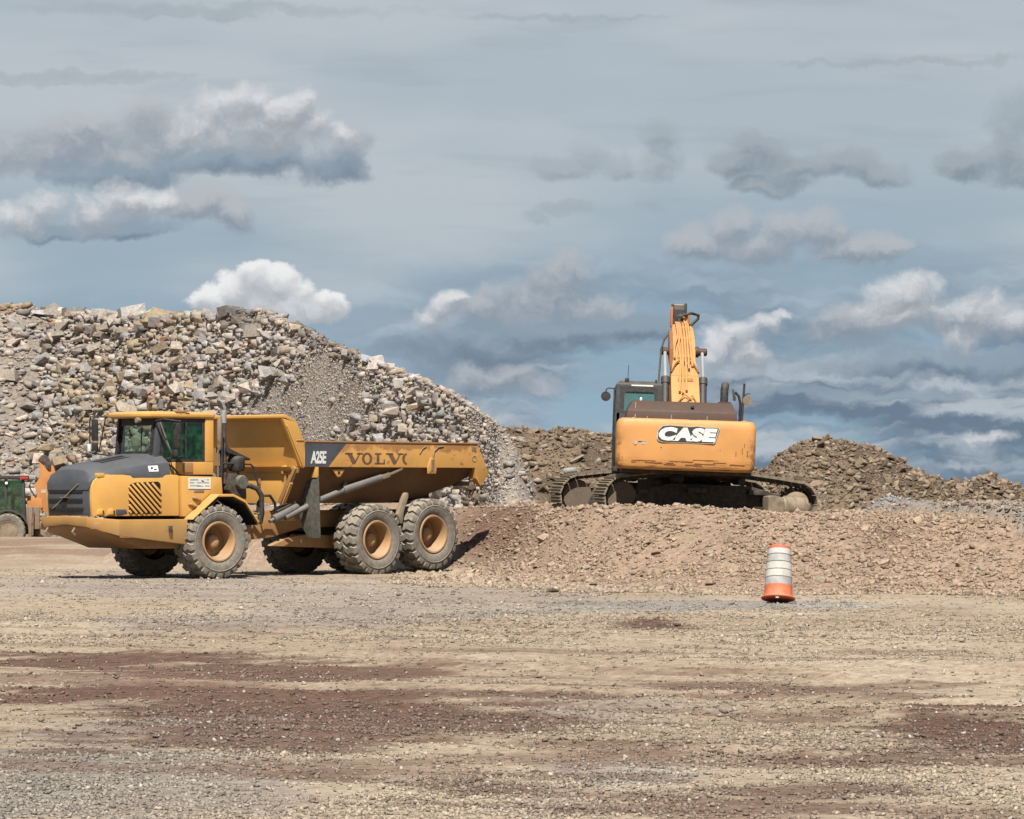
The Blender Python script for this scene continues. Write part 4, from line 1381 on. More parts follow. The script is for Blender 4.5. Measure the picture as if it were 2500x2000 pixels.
tb(MB().tube([(1.45, .72, 1.30), (1.46, .74, 1.52), (1.58, .74, 1.66), (1.78, .72, 1.66), (1.92, .70, 1.50), (1.99, .66, 1.20)], .030, 8), 'hose', 'black', smooth=60)
tb(MB().tube([(1.25, .85, 1.32), (1.50, .86, 1.24), (1.48, .84, 1.10), (1.30, .84, 1.08)], .022, 8), 'hose', 'dusty', smooth=60)
tb(MB().prism([(.75, 1.55), (1.18, 1.78), (1.34, 1.30), (1.02, 1.26)], .35, .62), 'engine_guard', 'yellow', bevel=.02)
# --- front chassis, axle and hitch
tb(MB().box((-1.5, -.45, .66), (1.1, .45, 1.30)), 'front_frame', 'dark_metal', bevel=.03)
tb(MB().lathe([(.17, -1.0), (.20, -.4), (.30, -.28), (.30, .28), (.20, .4), (.17, 1.0)], 'y', (0, 0, .735), 16), 'axle', 'dark_metal')
tb(MB().prism([(1.0, 1.36), (1.28, 1.30), (1.50, 1.02), (1.44, .66), (1.10, .62), (.98, .8)], -.48, .48), 'hitch', 'yellow_dusty', bevel=.04)
tb(MB().lathe([(.11, .62), (.13, .68), (.13, 1.24), (.10, 1.30)], 'z', (1.5, 0, 0), 16), 'hitch_pin', 'dusty')
tb(MB().box((1.06, .36, .62), (1.22, .52, 1.18)).box((1.10, .42, .70), (1.42, .56, .84)).box((1.15, .40, .98), (1.5, .52, 1.06)), 'hitch_bracket', 'dusty', bevel=.02)

# --- rear frame
for s in (1, -1):
    tb(MB().prism([(-.10, .74), (-.05, 1.16), (.35, 1.34), (5.2, 1.36), (5.2, 1.05), (1.4, .98), (.6, .80)], s * .26, s * .40), 'frame_rail', 'yellow_dusty' if s > 0 else 'dark_metal', rear=True, bevel=.02)
    tb(MB().prism([(2.1, .62), (5.0, .70), (5.0, .92), (2.1, .84)], s * .50, s * .70), 'bogie_beam', 'yellow_dusty', rear=True, bevel=.03)
tb(MB().prism([(.35, .62), (2.35, .55), (2.35, .80), (1.5, .86), (.9, .80)], .42, .60), 'side_beam', 'yellow_dusty', rear=True, bevel=.02)
tb(MB().prism([(.70, 1.13), (1.24, 1.13), (1.18, 1.25), (1.0, 1.285), (.86, 1.24)], .40, .425), 'frame_plate', 'yellow', rear=True, bevel=.008)
tb(MB().box((.30, -.30, .92), (5.0, .30, 1.2)), 'cross_members', 'dark_metal', rear=True)
for u, z in ((4.175 - HITCH, .735), (5.845 - HITCH, .79)):
    tb(MB().lathe([(.16, -1.0), (.19, -.4), (.28, -.25), (.28, .25), (.19, .4), (.16, 1.0)], 'y', (u, 0, z), 14), 'axle', 'dark_metal', rear=True)
tb(MB().prism([(3.42, 1.26), (3.58, 1.60), (3.66, 1.72), (3.74, 1.72), (3.74, 1.62), (3.60, 1.30), (3.58, 1.06), (3.50, 1.06)], 1.13, 1.24), 'bogie_stop', 'dusty', rear=True, bevel=.03)
tb(MB().box((3.0, .60, 1.34), (3.3, 1.0, 1.42)), 'rest_pad', 'dark_metal', rear=True, bevel=.01)

# --- tipping body
def tub(u, zf, vt, vb, th=.04):
    return [(u, vt, 2.26), (u, vb, zf), (u, -vb, zf), (u, -vt, 2.26), (u, -vt + th, 2.26), (u, -vb + th, zf + th), (u, vb - th, zf + th), (u, vt - th, 2.26)]


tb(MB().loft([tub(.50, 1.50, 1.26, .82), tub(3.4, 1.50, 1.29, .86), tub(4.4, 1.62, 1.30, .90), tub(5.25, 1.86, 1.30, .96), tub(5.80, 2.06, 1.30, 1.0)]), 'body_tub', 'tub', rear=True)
for s in (1, -1):
    outline = [(.60, 2.25), (.60, 2.765), (5.72, 2.755), (6.06, 2.12), (5.80, 1.85), (5.66, 2.02), (5.63, 2.245)]
    rail = tb(MB().prism(outline, s * 1.24, s * 1.36), 'body_side', 'yellow_worn', rear=True, bevel=.014)
    tb(MB().bar((.62, s * 1.30, 2.775), (5.70, s * 1.30, 2.765), .15, .035), 'top_rail', 'yellow_worn', rear=True, parent=rail, bevel=.008)
    if s < 0: continue
    tb(MB().prism([(.605, 2.255), (.605, 2.757), (1.80, 2.757), (1.27, 2.255)], 1.355, 1.3635), 'dark_decal', 'hood_grey', parent=rail)
    # model mark
    me = text_mesh('A25E', .27, .010, .12, .001, .86)
    tx = link('model_mark', me, M['white'], rail)
    tx.matrix_local = Matrix.Translation((.985, -1.366, 2.435)) @ Matrix.Rotation(R(90), 4, 'X') @ Matrix.Diagonal((.80, 1.25, 1, 1))
    # slab-serif maker's name, the last letter half worn away
    zb, zt = 2.315, 2.545
    def stroke(pts, w):
        mb = MB()
        for a, b in zip(pts[:-1], pts[1:]):
            mb.bar((a[0], 1.3625, a[1]), (b[0], 1.3625, b[1]), .004, w, (0, 0, 1) if abs(a[0] - b[0]) > abs(a[1] - b[1]) else (1, 0, 0))
        return mb
    def quad(mb, p): return mb.prism(p, 1.360, 1.3645)
    def let_V(u):
        mb = MB()
        quad(mb, [(u - .01, zt), (u + .12, zt), (u + .255, zb + .02), (u + .215, zb)]) if False else None
        quad(mb, [(u, zt), (u + .13, zt), (u + .255, zb + .065), (u + .235, zb), (u + .165, zb)])
        quad(mb, [(u + .36, zt), (u + .40, zt), (u + .235, zb), (u + .215, zb + .03)])
        quad(mb, [(u - .05, zt + .001), (u - .05, zt - .028), (u + .17, zt - .028), (u + .17, zt + .001)])
        quad(mb, [(u + .29, zt + .001), (u + .29, zt - .028), (u + .47, zt - .028), (u + .47, zt + .001)])
        return mb
    def let_O(u, a0=0, a1=360, w=.30):
        mb = MB(); c = (u + w / 2, (zb + zt) / 2); n = 24
        for k in range(n):
            p, q = R(a0 + (a1 - a0) * k / n), R(a0 + (a1 - a0) * (k + 1) / n)
            def P(t, f): return (c[0] + math.cos(t) * (w / 2) * (1 if f else .52), c[1] + math.sin(t) * (.125 if f else .092))
            quad(mb, [P(p, 1), P(q, 1), P(q, 0), P(p, 0)])
        return mb
    def let_L(u):
        mb = MB()
        quad(mb, [(u + .05, zb), (u + .05, zt), (u + .13, zt), (u + .13, zb)])
        quad(mb, [(u, zt + .001), (u, zt - .028), (u + .19, zt - .028), (u + .19, zt + .001)])
        quad(mb, [(u - .01, zb - .001), (u - .01, zb + .03), (u + .29, zb + .03), (u + .29, zb - .001)])
        quad(mb, [(u + .25, zb), (u + .255, zb + .10), (u + .29, zb + .10), (u + .29, zb)])
        return mb
    for mb in (let_V(1.80), let_O(2.24), let_L(2.62), let_V(2.99), let_O(3.42, 100, 260, .32)):
        tb(mb, 'letter', 'letter', parent=rail)
    # eye bracket, scrape marks, lifting lug
    eb = tb(MB().prism([(4.17, 2.12), (4.42, 2.12), (4.44, 2.26), (4.34, 2.46), (4.26, 2.46), (4.17, 2.26)], 1.355, 1.385), 'rock_ejector_bracket', 'yellow_worn', parent=rail, bevel=.012)
    tb(MB().prism([(4.27, 2.16), (4.35, 2.16), (4.36, 2.42), (4.27, 2.42)], 1.383, 1.392), 'bracket_slot', 'rustpipe', parent=eb)
    tb(MB().tube([(4.33, 1.378, 2.46), (4.38, 1.37, 2.60), (4.50, 1.368, 2.68), (4.66, 1.366, 2.70)], .014, 6), 'bent_edge', 'rustpipe', parent=rail)
    tb(MB().tube([(3.94, 1.367, 2.54), (4.02, 1.367, 2.64), (4.14, 1.367, 2.70)], .012, 6), 'bent_edge', 'rustpipe', parent=rail)
    tb(MB().lathe([(.045, 1.36), (.06, 1.372), (.075, 1.36)], 'y', (5.60, 0, 2.44), 14, cap=False), 'ring_mark', 'rustpipe', parent=rail)
    tb(MB().box((5.52, 1.357, 2.60), (5.66, 1.3645, 2.70)), 'worn_patch', 'rustpipe', parent=rail)
    tb(MB().prism([(5.655, 2.235), (5.60, 1.98), (5.80, 1.98), (5.78, 1.90)], 1.18, 1.25) , 'tail_gusset', 'yellow_dusty', rear=True)
    tri = tb(MB().prism([(1.44, 2.20), (1.80, 2.20), (1.66, 2.045), (1.58, 2.045)], 1.285, 1.315), 'triangle_bracket', 'yellow', rear=True, bevel=.01)
    tb(MB().lathe([(.034, 1.31), (.034, 1.318), (.0005, 1.318)], 'y', (1.62, 0, 2.13), 10), 'pin_hole', 'slot', parent=tri)
tb(MB().box((5.62, -1.24, 1.86), (5.76, 1.24, 1.96)), 'tail_lip', 'rustpipe', rear=True, bevel=.02)
tb(MB().box((4.6, -.5, 1.50), (5.1, .5, 1.72)), 'body_hinge', 'dark_metal', rear=True, bevel=.02)
# headboard (leans forward at the top), spill guard and side wings
hb = tb(MB().loft([[(.22, v, 3.25) for v in (1.26, -1.26)] + [(.28, v, 3.25) for v in (-1.26, 1.26)],
                   [(.46, v, 2.26) for v in (1.26, -1.26)] + [(.54, v, 2.26) for v in (-1.26, 1.26)]]), 'headboard', 'yellow', rear=True, bevel=.01)
tb(MB().loft([[(.27, v, 2.255) for v in (1.26, -1.26)] + [(.58, v, 2.255) for v in (-1.26, 1.26)], [(.44, v, 2.12) for v in (1.23, -1.23)] + [(.56, v, 2.12) for v in (-1.23, 1.23)]]),
   'headboard_ledge', 'yellow', rear=True, parent=hb, bevel=.01)
tb(MB().loft([[(.43, v, 2.16) for v in (1.22, -1.22)] + [(.52, v, 2.16) for v in (-1.22, 1.22)], [(.42, v, 1.50) for v in (.84, -.84)] + [(.52, v, 1.50) for v in (-.84, .84)]]),
   'front_plate', 'yellow', rear=True, bevel=.01)
tb(MB().tube([(.36, .96, 2.12), (.34, .98, 2.24), (.36, 1.04, 2.26), (.38, 1.06, 2.18)], .035, 8).bar((.385, 1.02, 2.12), (.40, .97, 1.86), .03, .05), 'tarp_hook', 'yellow', rear=True)
tb(MB().box((.385, .10, 1.84), (.41, .24, 1.87)).box((.40, .18, 1.90), (.41, .24, 2.02)), 'catch_plate', 'yellow_dusty', rear=True)
tb(MB().bar((.38, 1.30, 2.24), (.40, .82, 1.50), .10, .05, (1, 0, 0)), 'corner_rib', 'yellow_dusty', rear=True, bevel=.01)
tb(MB().bar((.38, 1.20, 1.92), (.40, .93, 1.48), .03, .08, (1, 0, 0)), 'corner_flange', 'yellow', rear=True, bevel=.006)
sg_ = tb(MB().loft([[(.04, v, 3.31) for v in (1.33, -1.33)] + [(.04, v, 3.255) for v in (-1.30, 1.30)], [(.08, v, 3.325) for v in (1.34, -1.34)] + [(.08, v, 3.25) for v in (-1.34, 1.34)],
                    [(.40, v, 3.19) for v in (1.34, -1.34)] + [(.40, v, 3.13) for v in (-1.34, 1.34)]]), 'spill_guard', 'yellow', rear=True, bevel=.012)
tb(MB().tube([(.38, 1.30, 3.18), (.50, 1.30, 3.26), (.66, 1.28, 3.28)], .018, 6), 'bent_bar', 'black', rear=True)
for s in (1, -1):
    wg = tb(MB().prism([(.0, 3.24), (.40, 3.16), (.60, 2.80), (.60, 2.22), (.50, 2.26)], s * 1.26, s * 1.345), 'wing_plate', 'yellow', rear=True, bevel=.012)
    tb(MB().bar((.10, s * 1.352, 3.10), (.55, s * 1.352, 2.26), .03, .05, (0, 1, 0)).bar((.38, s * 1.352, 2.80), (.58, s * 1.352, 2.80), .02, .025, (0, 0, 1)), 'wing_rib', 'yellow', rear=True, parent=wg, bevel=.006)
# --- hydraulic cylinders
for s in (1, -1):
    hc = tb(MB().tube([(.35, s * 1.04, 1.20), (1.30, s * 1.09, 1.575), (1.9, s * 1.14, 1.77), (1.95, s * 1.14, 1.785)], [.06, .06, .062, .075], 14).tube([(1.9, s * 1.14, 1.77), (2.90, s * 1.24, 2.04)], .085, 16), 'hoist_cylinder', 'steel', rear=True, smooth=50)
    tb(MB().bar((2.88, s * 1.24, 2.035), (3.12, s * 1.275, 2.10), .09, .11).bar((3.10, s * 1.275, 2.095), (3.46, s * 1.32, 2.23), .07, .06), 'clevis', 'dusty', rear=True, parent=hc, bevel=.02)
    tb(MB().tube([(1.92, s * 1.14, 1.85), (1.99, s * 1.14, 1.93)], .03, 8), 'oil_port', 'steel', rear=True, parent=hc)
    sc = tb(MB().tube([(-.05, s * 1.0, 1.13), (.08, s * 1.0, 1.18)], .04, 10).tube([(.06, s * 1.0, 1.172), (.70, s * 1.0, 1.42), (.74, s * 1.0, 1.435)], [.085, .085, .06], 14), 'steering_cylinder', 'steel', rear=True, smooth=50)
    tb(MB().tube([(.15, s * 1.0, 1.33), (.68, s * 1.0, 1.52)], .022, 8), 'oil_pipe', 'black', rear=True, parent=sc)
# --- mud flaps ahead of the bogie
for s in (1, -1):
    fl = [(1.36, 2.05), (1.42, 2.05), (1.44, 1.4), (1.45, .78), (1.08, .80), (.94, 1.0), (.82, 1.35), (.70, 1.55), (.98, 1.84), (1.22, 2.05)]
    tb(MB().prism([(s * v, z) for v, z in fl], [.92 + (2.05 - z) * .02 for v, z in fl], [.945 + (2.05 - z) * .02 for v, z in fl], 'x'), 'mud_flap', 'rubber_flap', rear=True, bevel=.004)
    tb(MB().prism([(s * 1.22, 2.03), (s * 1.40, 2.03), (s * 1.40, 2.25), (s * 1.34, 2.25)], .90, .96, 'x'), 'flap_bracket', 'yellow', rear=True, bevel=.008)

# a bright work vest slung over the seat
vb_ = MB()
vs_ = []
for k, (z, w, d_) in enumerate(((2.92, .20, .02), (2.80, .24, .035), (2.66, .25, .04), (2.52, .26, .06), (2.46, .24, .10))):
    vs_.append([(-.07 - d_ + .02 * math.sin(3 * j), -.02 + w * (j / 6 - .5) * 2 * .9, z + .012 * math.sin(5 * j + k)) for j in range(7)] +
               [(.10 + d_ * .2, -.02 + w * (j / 6 - .5) * 2 * .9, z) for j in range(6, -1, -1)])
vest = vb_.loft(vs_).flip().build('safety_vest', M['vest'], None, 60)
vest.matrix_world = Matrix.Translation((TRUCK_O[0], TRUCK_O[1], 0)) @ Matrix.Rotation(TH_F, 4, 'Z')
tag(vest, 'bright green safety vest hanging over the seat inside the dump truck cab', 'vest')

# ---------------------------------------------------------------- tracked excavator, seen from behind
exc = empty('excavator', (3.65, 87.6, 1.12), (0, R(2.0), 0), 'orange tracked excavator seen from behind on top of the berm', 'excavator')


def eb_(mb, name, mat, parent=None, smooth=35, bevel=0.0, segs=2, mtx=None):
    return mb.build(name, M[mat], parent or exc, smooth, bevel, segs, mtx=mtx)


UND = Matrix.Rotation(R(20), 4, 'Z')
# track loop: (x, z) outline, idler left, sprocket right, top carried by rollers
loop = []
for k in range(13):
    a = R(-90 - 15 * k)
    loop.append((-1.98 + .43 * math.cos(a), .45 + .43 * math.sin(a)))
for x, z in ((-1.5, .945), (-.9, 1.0), (0, 1.02), (.9, 1.0), (1.5, .94)): loop.append((x, z))
for k in range(13):
    a = R(90 - 15 * k)
    loop.append((1.98 + .43 * math.cos(a), .45 + .43 * math.sin(a)))
LP = np.array(loop + [loop[0]])
LL = np.concatenate([[0], np.cumsum(np.hypot(*np.diff(LP, axis=0).T))])
NSH = 54
mb = MB()
mb.box((-.088, -.30, 0), (.092, .30, .028))
for gx_ in (-.075, -.005, .062):
    mb.prism([(gx_ - .012, .026), (gx_ + .012, .026), (gx_ + .006, .062), (gx_ - .006, .062)], -.30, .30)
SHOE = mb.mesh('shoe', None)
SHOE.materials.append(M['track'])
for s in (-1, 1):
    base = UND @ Matrix.Translation((0, s * 1.30, 0))
    # chain band inside the shoes
    def off(d):
        out = []
        n = len(loop)
        for i in range(n):
            a, b = Vector(loop[i - 1]), Vector(loop[(i + 1) % n])
            t = (b - a).normalized()
            out.append((loop[i][0] + t.y * d, loop[i][1] - t.x * d))
        return out
    o1, o2 = off(-.002), off(.075)
    mb = MB()
    n = len(loop)
    for i in range(n):
        j = (i + 1) % n
        mb.prism([o1[i], o1[j], o2[j], o2[i]], -.10, .10)
    tr = eb_(mb, 'track', 'track_frame', mtx=base)
    for k in range(NSH):
        d = LL[-1] * k / NSH
        x = np.interp(d, LL, LP[:, 0]); z = np.interp(d, LL, LP[:, 1])
        x2 = np.interp((d + .05) % LL[-1], LL, LP[:, 0]); z2 = np.interp((d + .05) % LL[-1], LL, LP[:, 1])
        ang = math.atan2(z2 - z, x2 - x)
        o = link('shoe', SHOE, None, tr)
        o.matrix_local = Matrix.Translation((x, 0, z)) @ Matrix.Rotation(-ang, 4, 'Y') @ Matrix.Rotation(0, 4, 'X')
    fr = eb_(MB().prism([(-1.75, .30), (-1.6, .62), (-.9, .78), (.9, .78), (1.6, .62), (1.75, .30), (1.5, .20), (-1.5, .20)], -.17, .17), 'track_frame', 'track_frame', bevel=.03, mtx=base)
    for x in (-1.4, -.95, -.5, 0, .45, .9, 1.35):
        eb_(MB().lathe([(.06, -.23), (.12, -.20), (.12, -.08), (.09, -.06), (.09, .06), (.12, .08), (.12, .20), (.06, .23)], 'y', (x, 0, .22), 14), 'roller', 'track_frame', fr)
    for x in (-.7, .7):
        eb_(MB().lathe([(.05, -.22), (.085, -.2), (.085, .2), (.05, .22)], 'y', (x, 0, .885), 12), 'carrier_roller', 'track_frame', fr)
    for x in (-.35, 1.05):
        eb_(MB().box((x - .22, s * .17 - .16, .60), (x + .22, s * .17 + .16, .70)), 'step', 'dark_metal', fr, bevel=.01)
    eb_(MB().lathe([(.12, -.15), (.33, -.14), (.355, -.08), (.355, .08), (.33, .14), (.12, .15)], 'y', (-1.98, 0, .45), 28), 'idler_wheel', 'idler', mtx=base)
    mb = MB().lathe([(.20, -.12), (.30, -.10), (.33, -.03), (.33, .03), (.30, .10), (.20, .12)], 'y', (1.98, 0, .45), 28)
    for k in range(18):
        a = 2 * math.pi * k / 18
        mb.bar((1.98 + .30 * math.cos(a), 0, .45 + .30 * math.sin(a)), (1.98 + .375 * math.cos(a), 0, .45 + .375 * math.sin(a)), .05, .05, (0, 1, 0))
    sp_ = eb_(mb, 'sprocket', 'track_frame', mtx=base)
    eb_(MB().lathe([(.24, .0), (.26, s * .06), (.24, s * .30), (.16, s * .34), (.0005, s * .35)], 'y', (1.98, 0, .45), 24), 'final_drive', 'dusty', sp_)
    if s < 0:
        eb_(MB().lathe([(.10, 1.50), (.20, 1.52), (.215, 1.60), (.215, 2.02), (.20, 2.08), (.12, 2.10)], 'x', (0, -.42, .37), 24).lathe([(.12, 2.08), (.13, 2.12), (.10, 2.16)], 'x', (0, -.42, .37), 16), 'travel_motor', 'motor', smooth=45, mtx=base)
        for x in (1.60, 1.80, 2.02):
            eb_(MB().lathe([(.216, x - .02), (.232, x - .012), (.232, x + .012), (.216, x + .02)], 'x', (0, -.42, .37), 24, cap=False), 'motor_flange', 'motor', mtx=base)
        eb_(MB().prism([(1.16, .20), (1.52, .20), (1.52, .56), (1.30, .60), (1.16, .58)], -.58, -.26), 'motor_guard', 'motor', bevel=.02, mtx=base)
eb_(MB().prism([(-.75, .46), (.75, .46), (.60, .80), (-.60, .80)], -1.2, 1.2).box((-.8, -.7, .42), (.8, .7, .86)), 'car_body', 'track_frame', bevel=.03, mtx=UND)
eb_(MB().lathe([(.72, .80), (.78, .84), (.78, .96), (.70, 1.0)], 'z', (0, 0, 0), 36), 'swing_ring', 'track_frame')
# --- house
eb_(MB().box((-1.40, -2.4, .98), (1.28, 1.55, 1.22)), 'deck', 'track_frame', bevel=.03)
eb_(MB().box((.42, -2.3, 1.22), (1.30, 1.20, 2.02)), 'right_housing', 'cab_grey', bevel=.04)
eb_(MB().box((-1.48, -2.3, 1.22), (-.42, -.95, 2.02)), 'left_housing', 'cab_grey', bevel=.04)


def cw_ring(z, g):
    L_, R_ = -1.55 + g, 1.34 - g
    b = -2.98 + g * .8
    pts = []
    for k in range(6):
        a = R(180 + 90 * k / 5)
        pts.append((L_ + .15 + .15 * math.cos(a), b + .22 + .15 * math.sin(a)))
    for k in range(1, 8):
        x = L_ + .15 + (R_ - L_ - .30) * k / 8
        pts.append((x, b + .07 - .07 * math.sin(math.pi * k / 8)))
    for k in range(6):
        a = R(270 + 90 * k / 5)
        pts.append((R_ - .15 + .15 * math.cos(a), b + .22 + .15 * math.sin(a)))
    pts += [(R_, -2.15), (L_, -2.15)]
    return [(x, y, z) for x, y in pts]


cw = eb_(MB().loft([cw_ring(1.05, .09), cw_ring(1.075, .045), cw_ring(1.13, .012), cw_ring(1.30, 0), cw_ring(1.92, .0), cw_ring(2.02, .012), cw_ring(2.085, .05), cw_ring(2.11, .12)]),
         'counterweight', 'cw', smooth=32)


def fit_text(me, w, h):
    co = np.array([v.co[:] for v in me.vertices])
    lo, hi = co.min(0), co.max(0)
    c = (lo + hi) / 2
    for v in me.vertices:
        v.co = ((v.co.x - c[0]) * w / (hi[0] - lo[0]), (v.co.y - c[1]) * h / (hi[1] - lo[1]), (v.co.z - c[2]))
    return me


def back_text(s, w, h, x, z, y, mat, bold, shear, name, parent, space=.92):
    me = fit_text(text_mesh(s, 1.0, bold, shear, 0.002, space), w, h)
    o = link(name, me, M[mat], parent)
    o.matrix_local = Matrix.Translation((x, y, z)) @ Matrix.Rotation(R(90), 4, 'X')
    return o


dp = [(-.70, 1.70), (-.66, 1.655), (-.58, 1.632), (.44, 1.632), (.475, 1.66), (.555, 1.93), (.54, 1.955), (.26, 1.955), (.12, 1.97), (-.02, 1.955), (-.45, 1.975), (-.60, 1.955), (-.69, 1.86)]
plate = eb_(MB().prism([((x + .07) * 1.03 - .07, (z - 1.80) * 1.06 + 1.80) for x, z in dp], -2.990, -2.9), 'name_decal', 'sheeting', cw)
eb_(MB().prism(dp, -2.993, -2.97), 'decal_border', 'ink', cw)
back_text('CASE', 1.215, .285, -.075, 1.80, -2.996, 'white', .075, .16, 'lettering', cw, 1.06)
rsx = random.Random(5)
for k in range(16):
    x0 = rsx.uniform(-1.25, 1.1); w = rsx.uniform(.08, .45); z0_ = rsx.choice([1.17, 1.20, 1.235, 1.26, 1.275]); hh = rsx.uniform(.006, .018)
    x1 = min(1.12, x0 + w); pts = []
    m_ = 6
    for i in range(m_): pts.append((x0 + (x1 - x0) * i / (m_ - 1), z0_ + hh * rsx.uniform(.3, 1)))
    for i in range(m_ - 1, -1, -1): pts.append((x0 + (x1 - x0) * i / (m_ - 1), z0_ - hh * rsx.uniform(0, .8)))
    yb = lambda x: -2.983 + .07 - .07 * math.sin(math.pi * (x + 1.40) / 2.59)
    eb_(MB().prism(pts, [yb(p[0]) - .001 * (k % 3) for p in pts], [yb(p[0]) + .02 for p in pts]), 'scrape', 'case_dark', cw)
for (x, z, w, h) in ((-1.20, 1.625, .012, .11), (-1.15, 1.60, .05, .09), (-.98, 1.60, .07, .075), (-1.02, 1.64, .16, .014), (1.06, 1.50, .012, .13), (1.10, 1.62, .014, .06), (.60, 1.50, .012, .04), (-.62, 1.515, .03, .02), (.93, 1.43, .018, .10), (1.17, 1.45, .02, .12)):
    yb = -2.983 + .07 - .07 * math.sin(math.pi * min(1, max(0, (x + 1.40) / 2.59)))
    eb_(MB().prism([(x - w / 2, z - h / 2), (x + w / 2, z - h * .4), (x + w * .4, z + h / 2), (x - w * .5, z + h * .42)], yb - .012 if abs(x) > 1 else yb - .002, yb + .03), 'scrape', 'ink_grey' if -1.22 < x < -.9 else 'case_dark', cw)
eb_(MB().box((-.06, -2.90, 2.07), (.10, -2.80, 2.125)), 'latch', 'dark_metal', cw, bevel=.01)
for x in (-1.20, 1.10): eb_(MB().lathe([(.07, 2.10), (.07, 2.125), (.04, 2.13)], 'z', (x, -2.55, 0), 14), 'lifting_eye', 'case', cw)

hd = eb_(MB().loft([[(-1.36, -2.62, 2.06), (.97, -2.62, 2.06), (.97, -1.05, 2.06), (-1.36, -1.05, 2.06)], [(-1.33, -2.58, 2.28), (.93, -2.58, 2.28), (.93, -1.05, 2.28), (-1.33, -1.05, 2.28)],
                    [(-1.22, -2.34, 2.485), (.84, -2.34, 2.485), (.84, -1.08, 2.485), (-1.22, -1.08, 2.485)]]), 'engine_cover', 'brown', bevel=.02)
for x, z0_, z1_ in ((-1.17, 2.12, 2.44), (-.92, 2.10, 2.36), (-.42, 2.09, 2.20), (.32, 2.09, 2.20)):
    eb_(MB().bar((x, -2.632 + (z0_ - 2.06) * .18, z0_), (x + .005, -2.60 if z1_ < 2.3 else -2.46, z1_), .018, .02, (0, 1, 0)), 'hinge_strip', 'dusty', hd)
eb_(MB().box((-.02, -2.55, 2.36), (.05, -2.46, 2.40)), 'cover_latch', 'black', hd, bevel=.005)
eb_(MB().lathe([(.025, 2.47), (.03, 2.53), (.015, 2.55)], 'z', (-1.05, -2.25, 0), 10), 'cover_knob', 'white', hd)
eb_(MB().tube([(.72, -1.5, 2.45), (.72, -1.5, 2.78), (.73, -1.46, 2.84), (.74, -1.38, 2.88)], .085, 14), 'exhaust_stack', 'black', smooth=60)
eb_(MB().box((.60, -1.62, 2.47), (.86, -1.38, 2.53)), 'exhaust_base', 'brown', bevel=.01)
pm = eb_(MB().tube([(1.05, -1.6, 2.02), (1.06, -1.6, 2.50), (1.02, -1.6, 2.66), (.94, -1.62, 2.74)], .028, 8).bar((1.10, -1.58, 2.05), (1.13, -1.58, 2.93), .045, .09, (0, 1, 0)).tube([(1.12, -1.58, 2.66), (1.20, -1.6, 2.72), (1.26, -1.6, 2.72)], .014, 6), 'mirror_post', 'black')
eb_(MB().lathe([(.0005, .03), (.07, .025), (.10, 0), (.10, -.015), (.0005, -.02)], 'y', (1.20, -1.62, 2.57), 20), 'mirror', 'dusty', pm)
eb_(MB().prism([(.87, 2.80), (.91, 2.80), (.96, 2.62), (.95, 2.55), (.90, 2.57)], -1.66, -1.62), 'mirror', 'cab_grey', pm, bevel=.01)
# --- cab
cabx0, cabx1, caby0, caby1 = -1.54, -.56, -.90, .95
cabb = eb_(MB().box((cabx0, caby0, 1.10), (cabx1, caby0 + .06, 2.26)).box((cabx0, caby0, 1.0), (cabx1, caby1, 1.12)).box((cabx0, caby0, 1.1), (cabx0 + .05, caby1, 1.75)).box((cabx1 - .05, caby0, 1.1), (cabx1, caby1, 1.75))
           .box((cabx0, caby1 - .05, 1.1), (cabx1, caby1, 1.5)), 'cab_shell', 'cab_grey', bevel=.02)
for (x, y) in ((cabx0 + .055, caby0 + .055), (cabx1 - .055, caby0 + .055), (cabx0 + .045, caby1 - .05), (cabx1 - .045, caby1 - .05), (cabx0 + .045, .1)):
    eb_(MB().bar((x, y, 1.5), (x, y, 2.82), .11, .11), 'pillar', 'cab_grey', bevel=.025)
rf = eb_(MB().loft([[(cabx0, caby0, 2.74), (cabx1, caby0, 2.74), (cabx1, caby1, 2.70), (cabx0, caby1, 2.70)], [(cabx0 + .005, caby0 + .005, 2.86), (cabx1 - .005, caby0 + .005, 2.86), (cabx1 - .005, caby1 - .06, 2.82), (cabx0 + .005, caby1 - .06, 2.82)],
                    [(cabx0 + .08, caby0 + .10, 2.925), (cabx1 - .06, caby0 + .10, 2.925), (cabx1 - .06, caby1 - .15, 2.88), (cabx0 + .08, caby1 - .15, 2.88)]]), 'cab_roof', 'cab_grey', bevel=.02)
eb_(MB().box((-1.22, caby0 - .004, 2.815), (-.76, caby0 + .02, 2.845)), 'roof_lamp_strip', 'lamp', rf)
eb_(MB().box((-1.36, caby0 + .05, 2.88), (-1.27, caby0 + .16, 2.98)), 'beacon', 'black', rf, bevel=.01)
eb_(MB().tube([(-1.30, caby0 + .1, 2.95), (-1.29, caby0 + .1, 3.26)], .007, 5), 'antenna', 'black', rf)
eb_(MB().box((-.72, caby0 + .05, 2.88), (-.68, caby0 + .1, 2.96)), 'roof_bracket', 'black', rf)
rw_ = eb_(MB().box((cabx0 + .1, caby0 + .03, 2.24), (cabx1 - .1, caby0 + .036, 2.75)), 'rear_window', 'glass')
ro = [(-1.44, 2.24), (-.66, 2.24), (-.66, 2.76), (-1.44, 2.76)]
ri = [(-1.36, 2.29), (-1.33, 2.26), (-.75, 2.26), (-.71, 2.30), (-.71, 2.64), (-.76, 2.695), (-1.31, 2.695), (-1.36, 2.64)]
mb = MB()
oo = [(-1.45, 2.28), (-1.45, 2.24), (-.65, 2.24), (-.65, 2.28), (-.65, 2.70), (-.65, 2.76), (-1.45, 2.76), (-1.45, 2.70)]
for k in range(8):
    a, b = oo[k], oo[(k + 1) % 8]; c, d_ = ri[(k + 1) % 8], ri[k]
    mb.prism([a, b, c, d_], caby0 - .002, caby0 + .05)
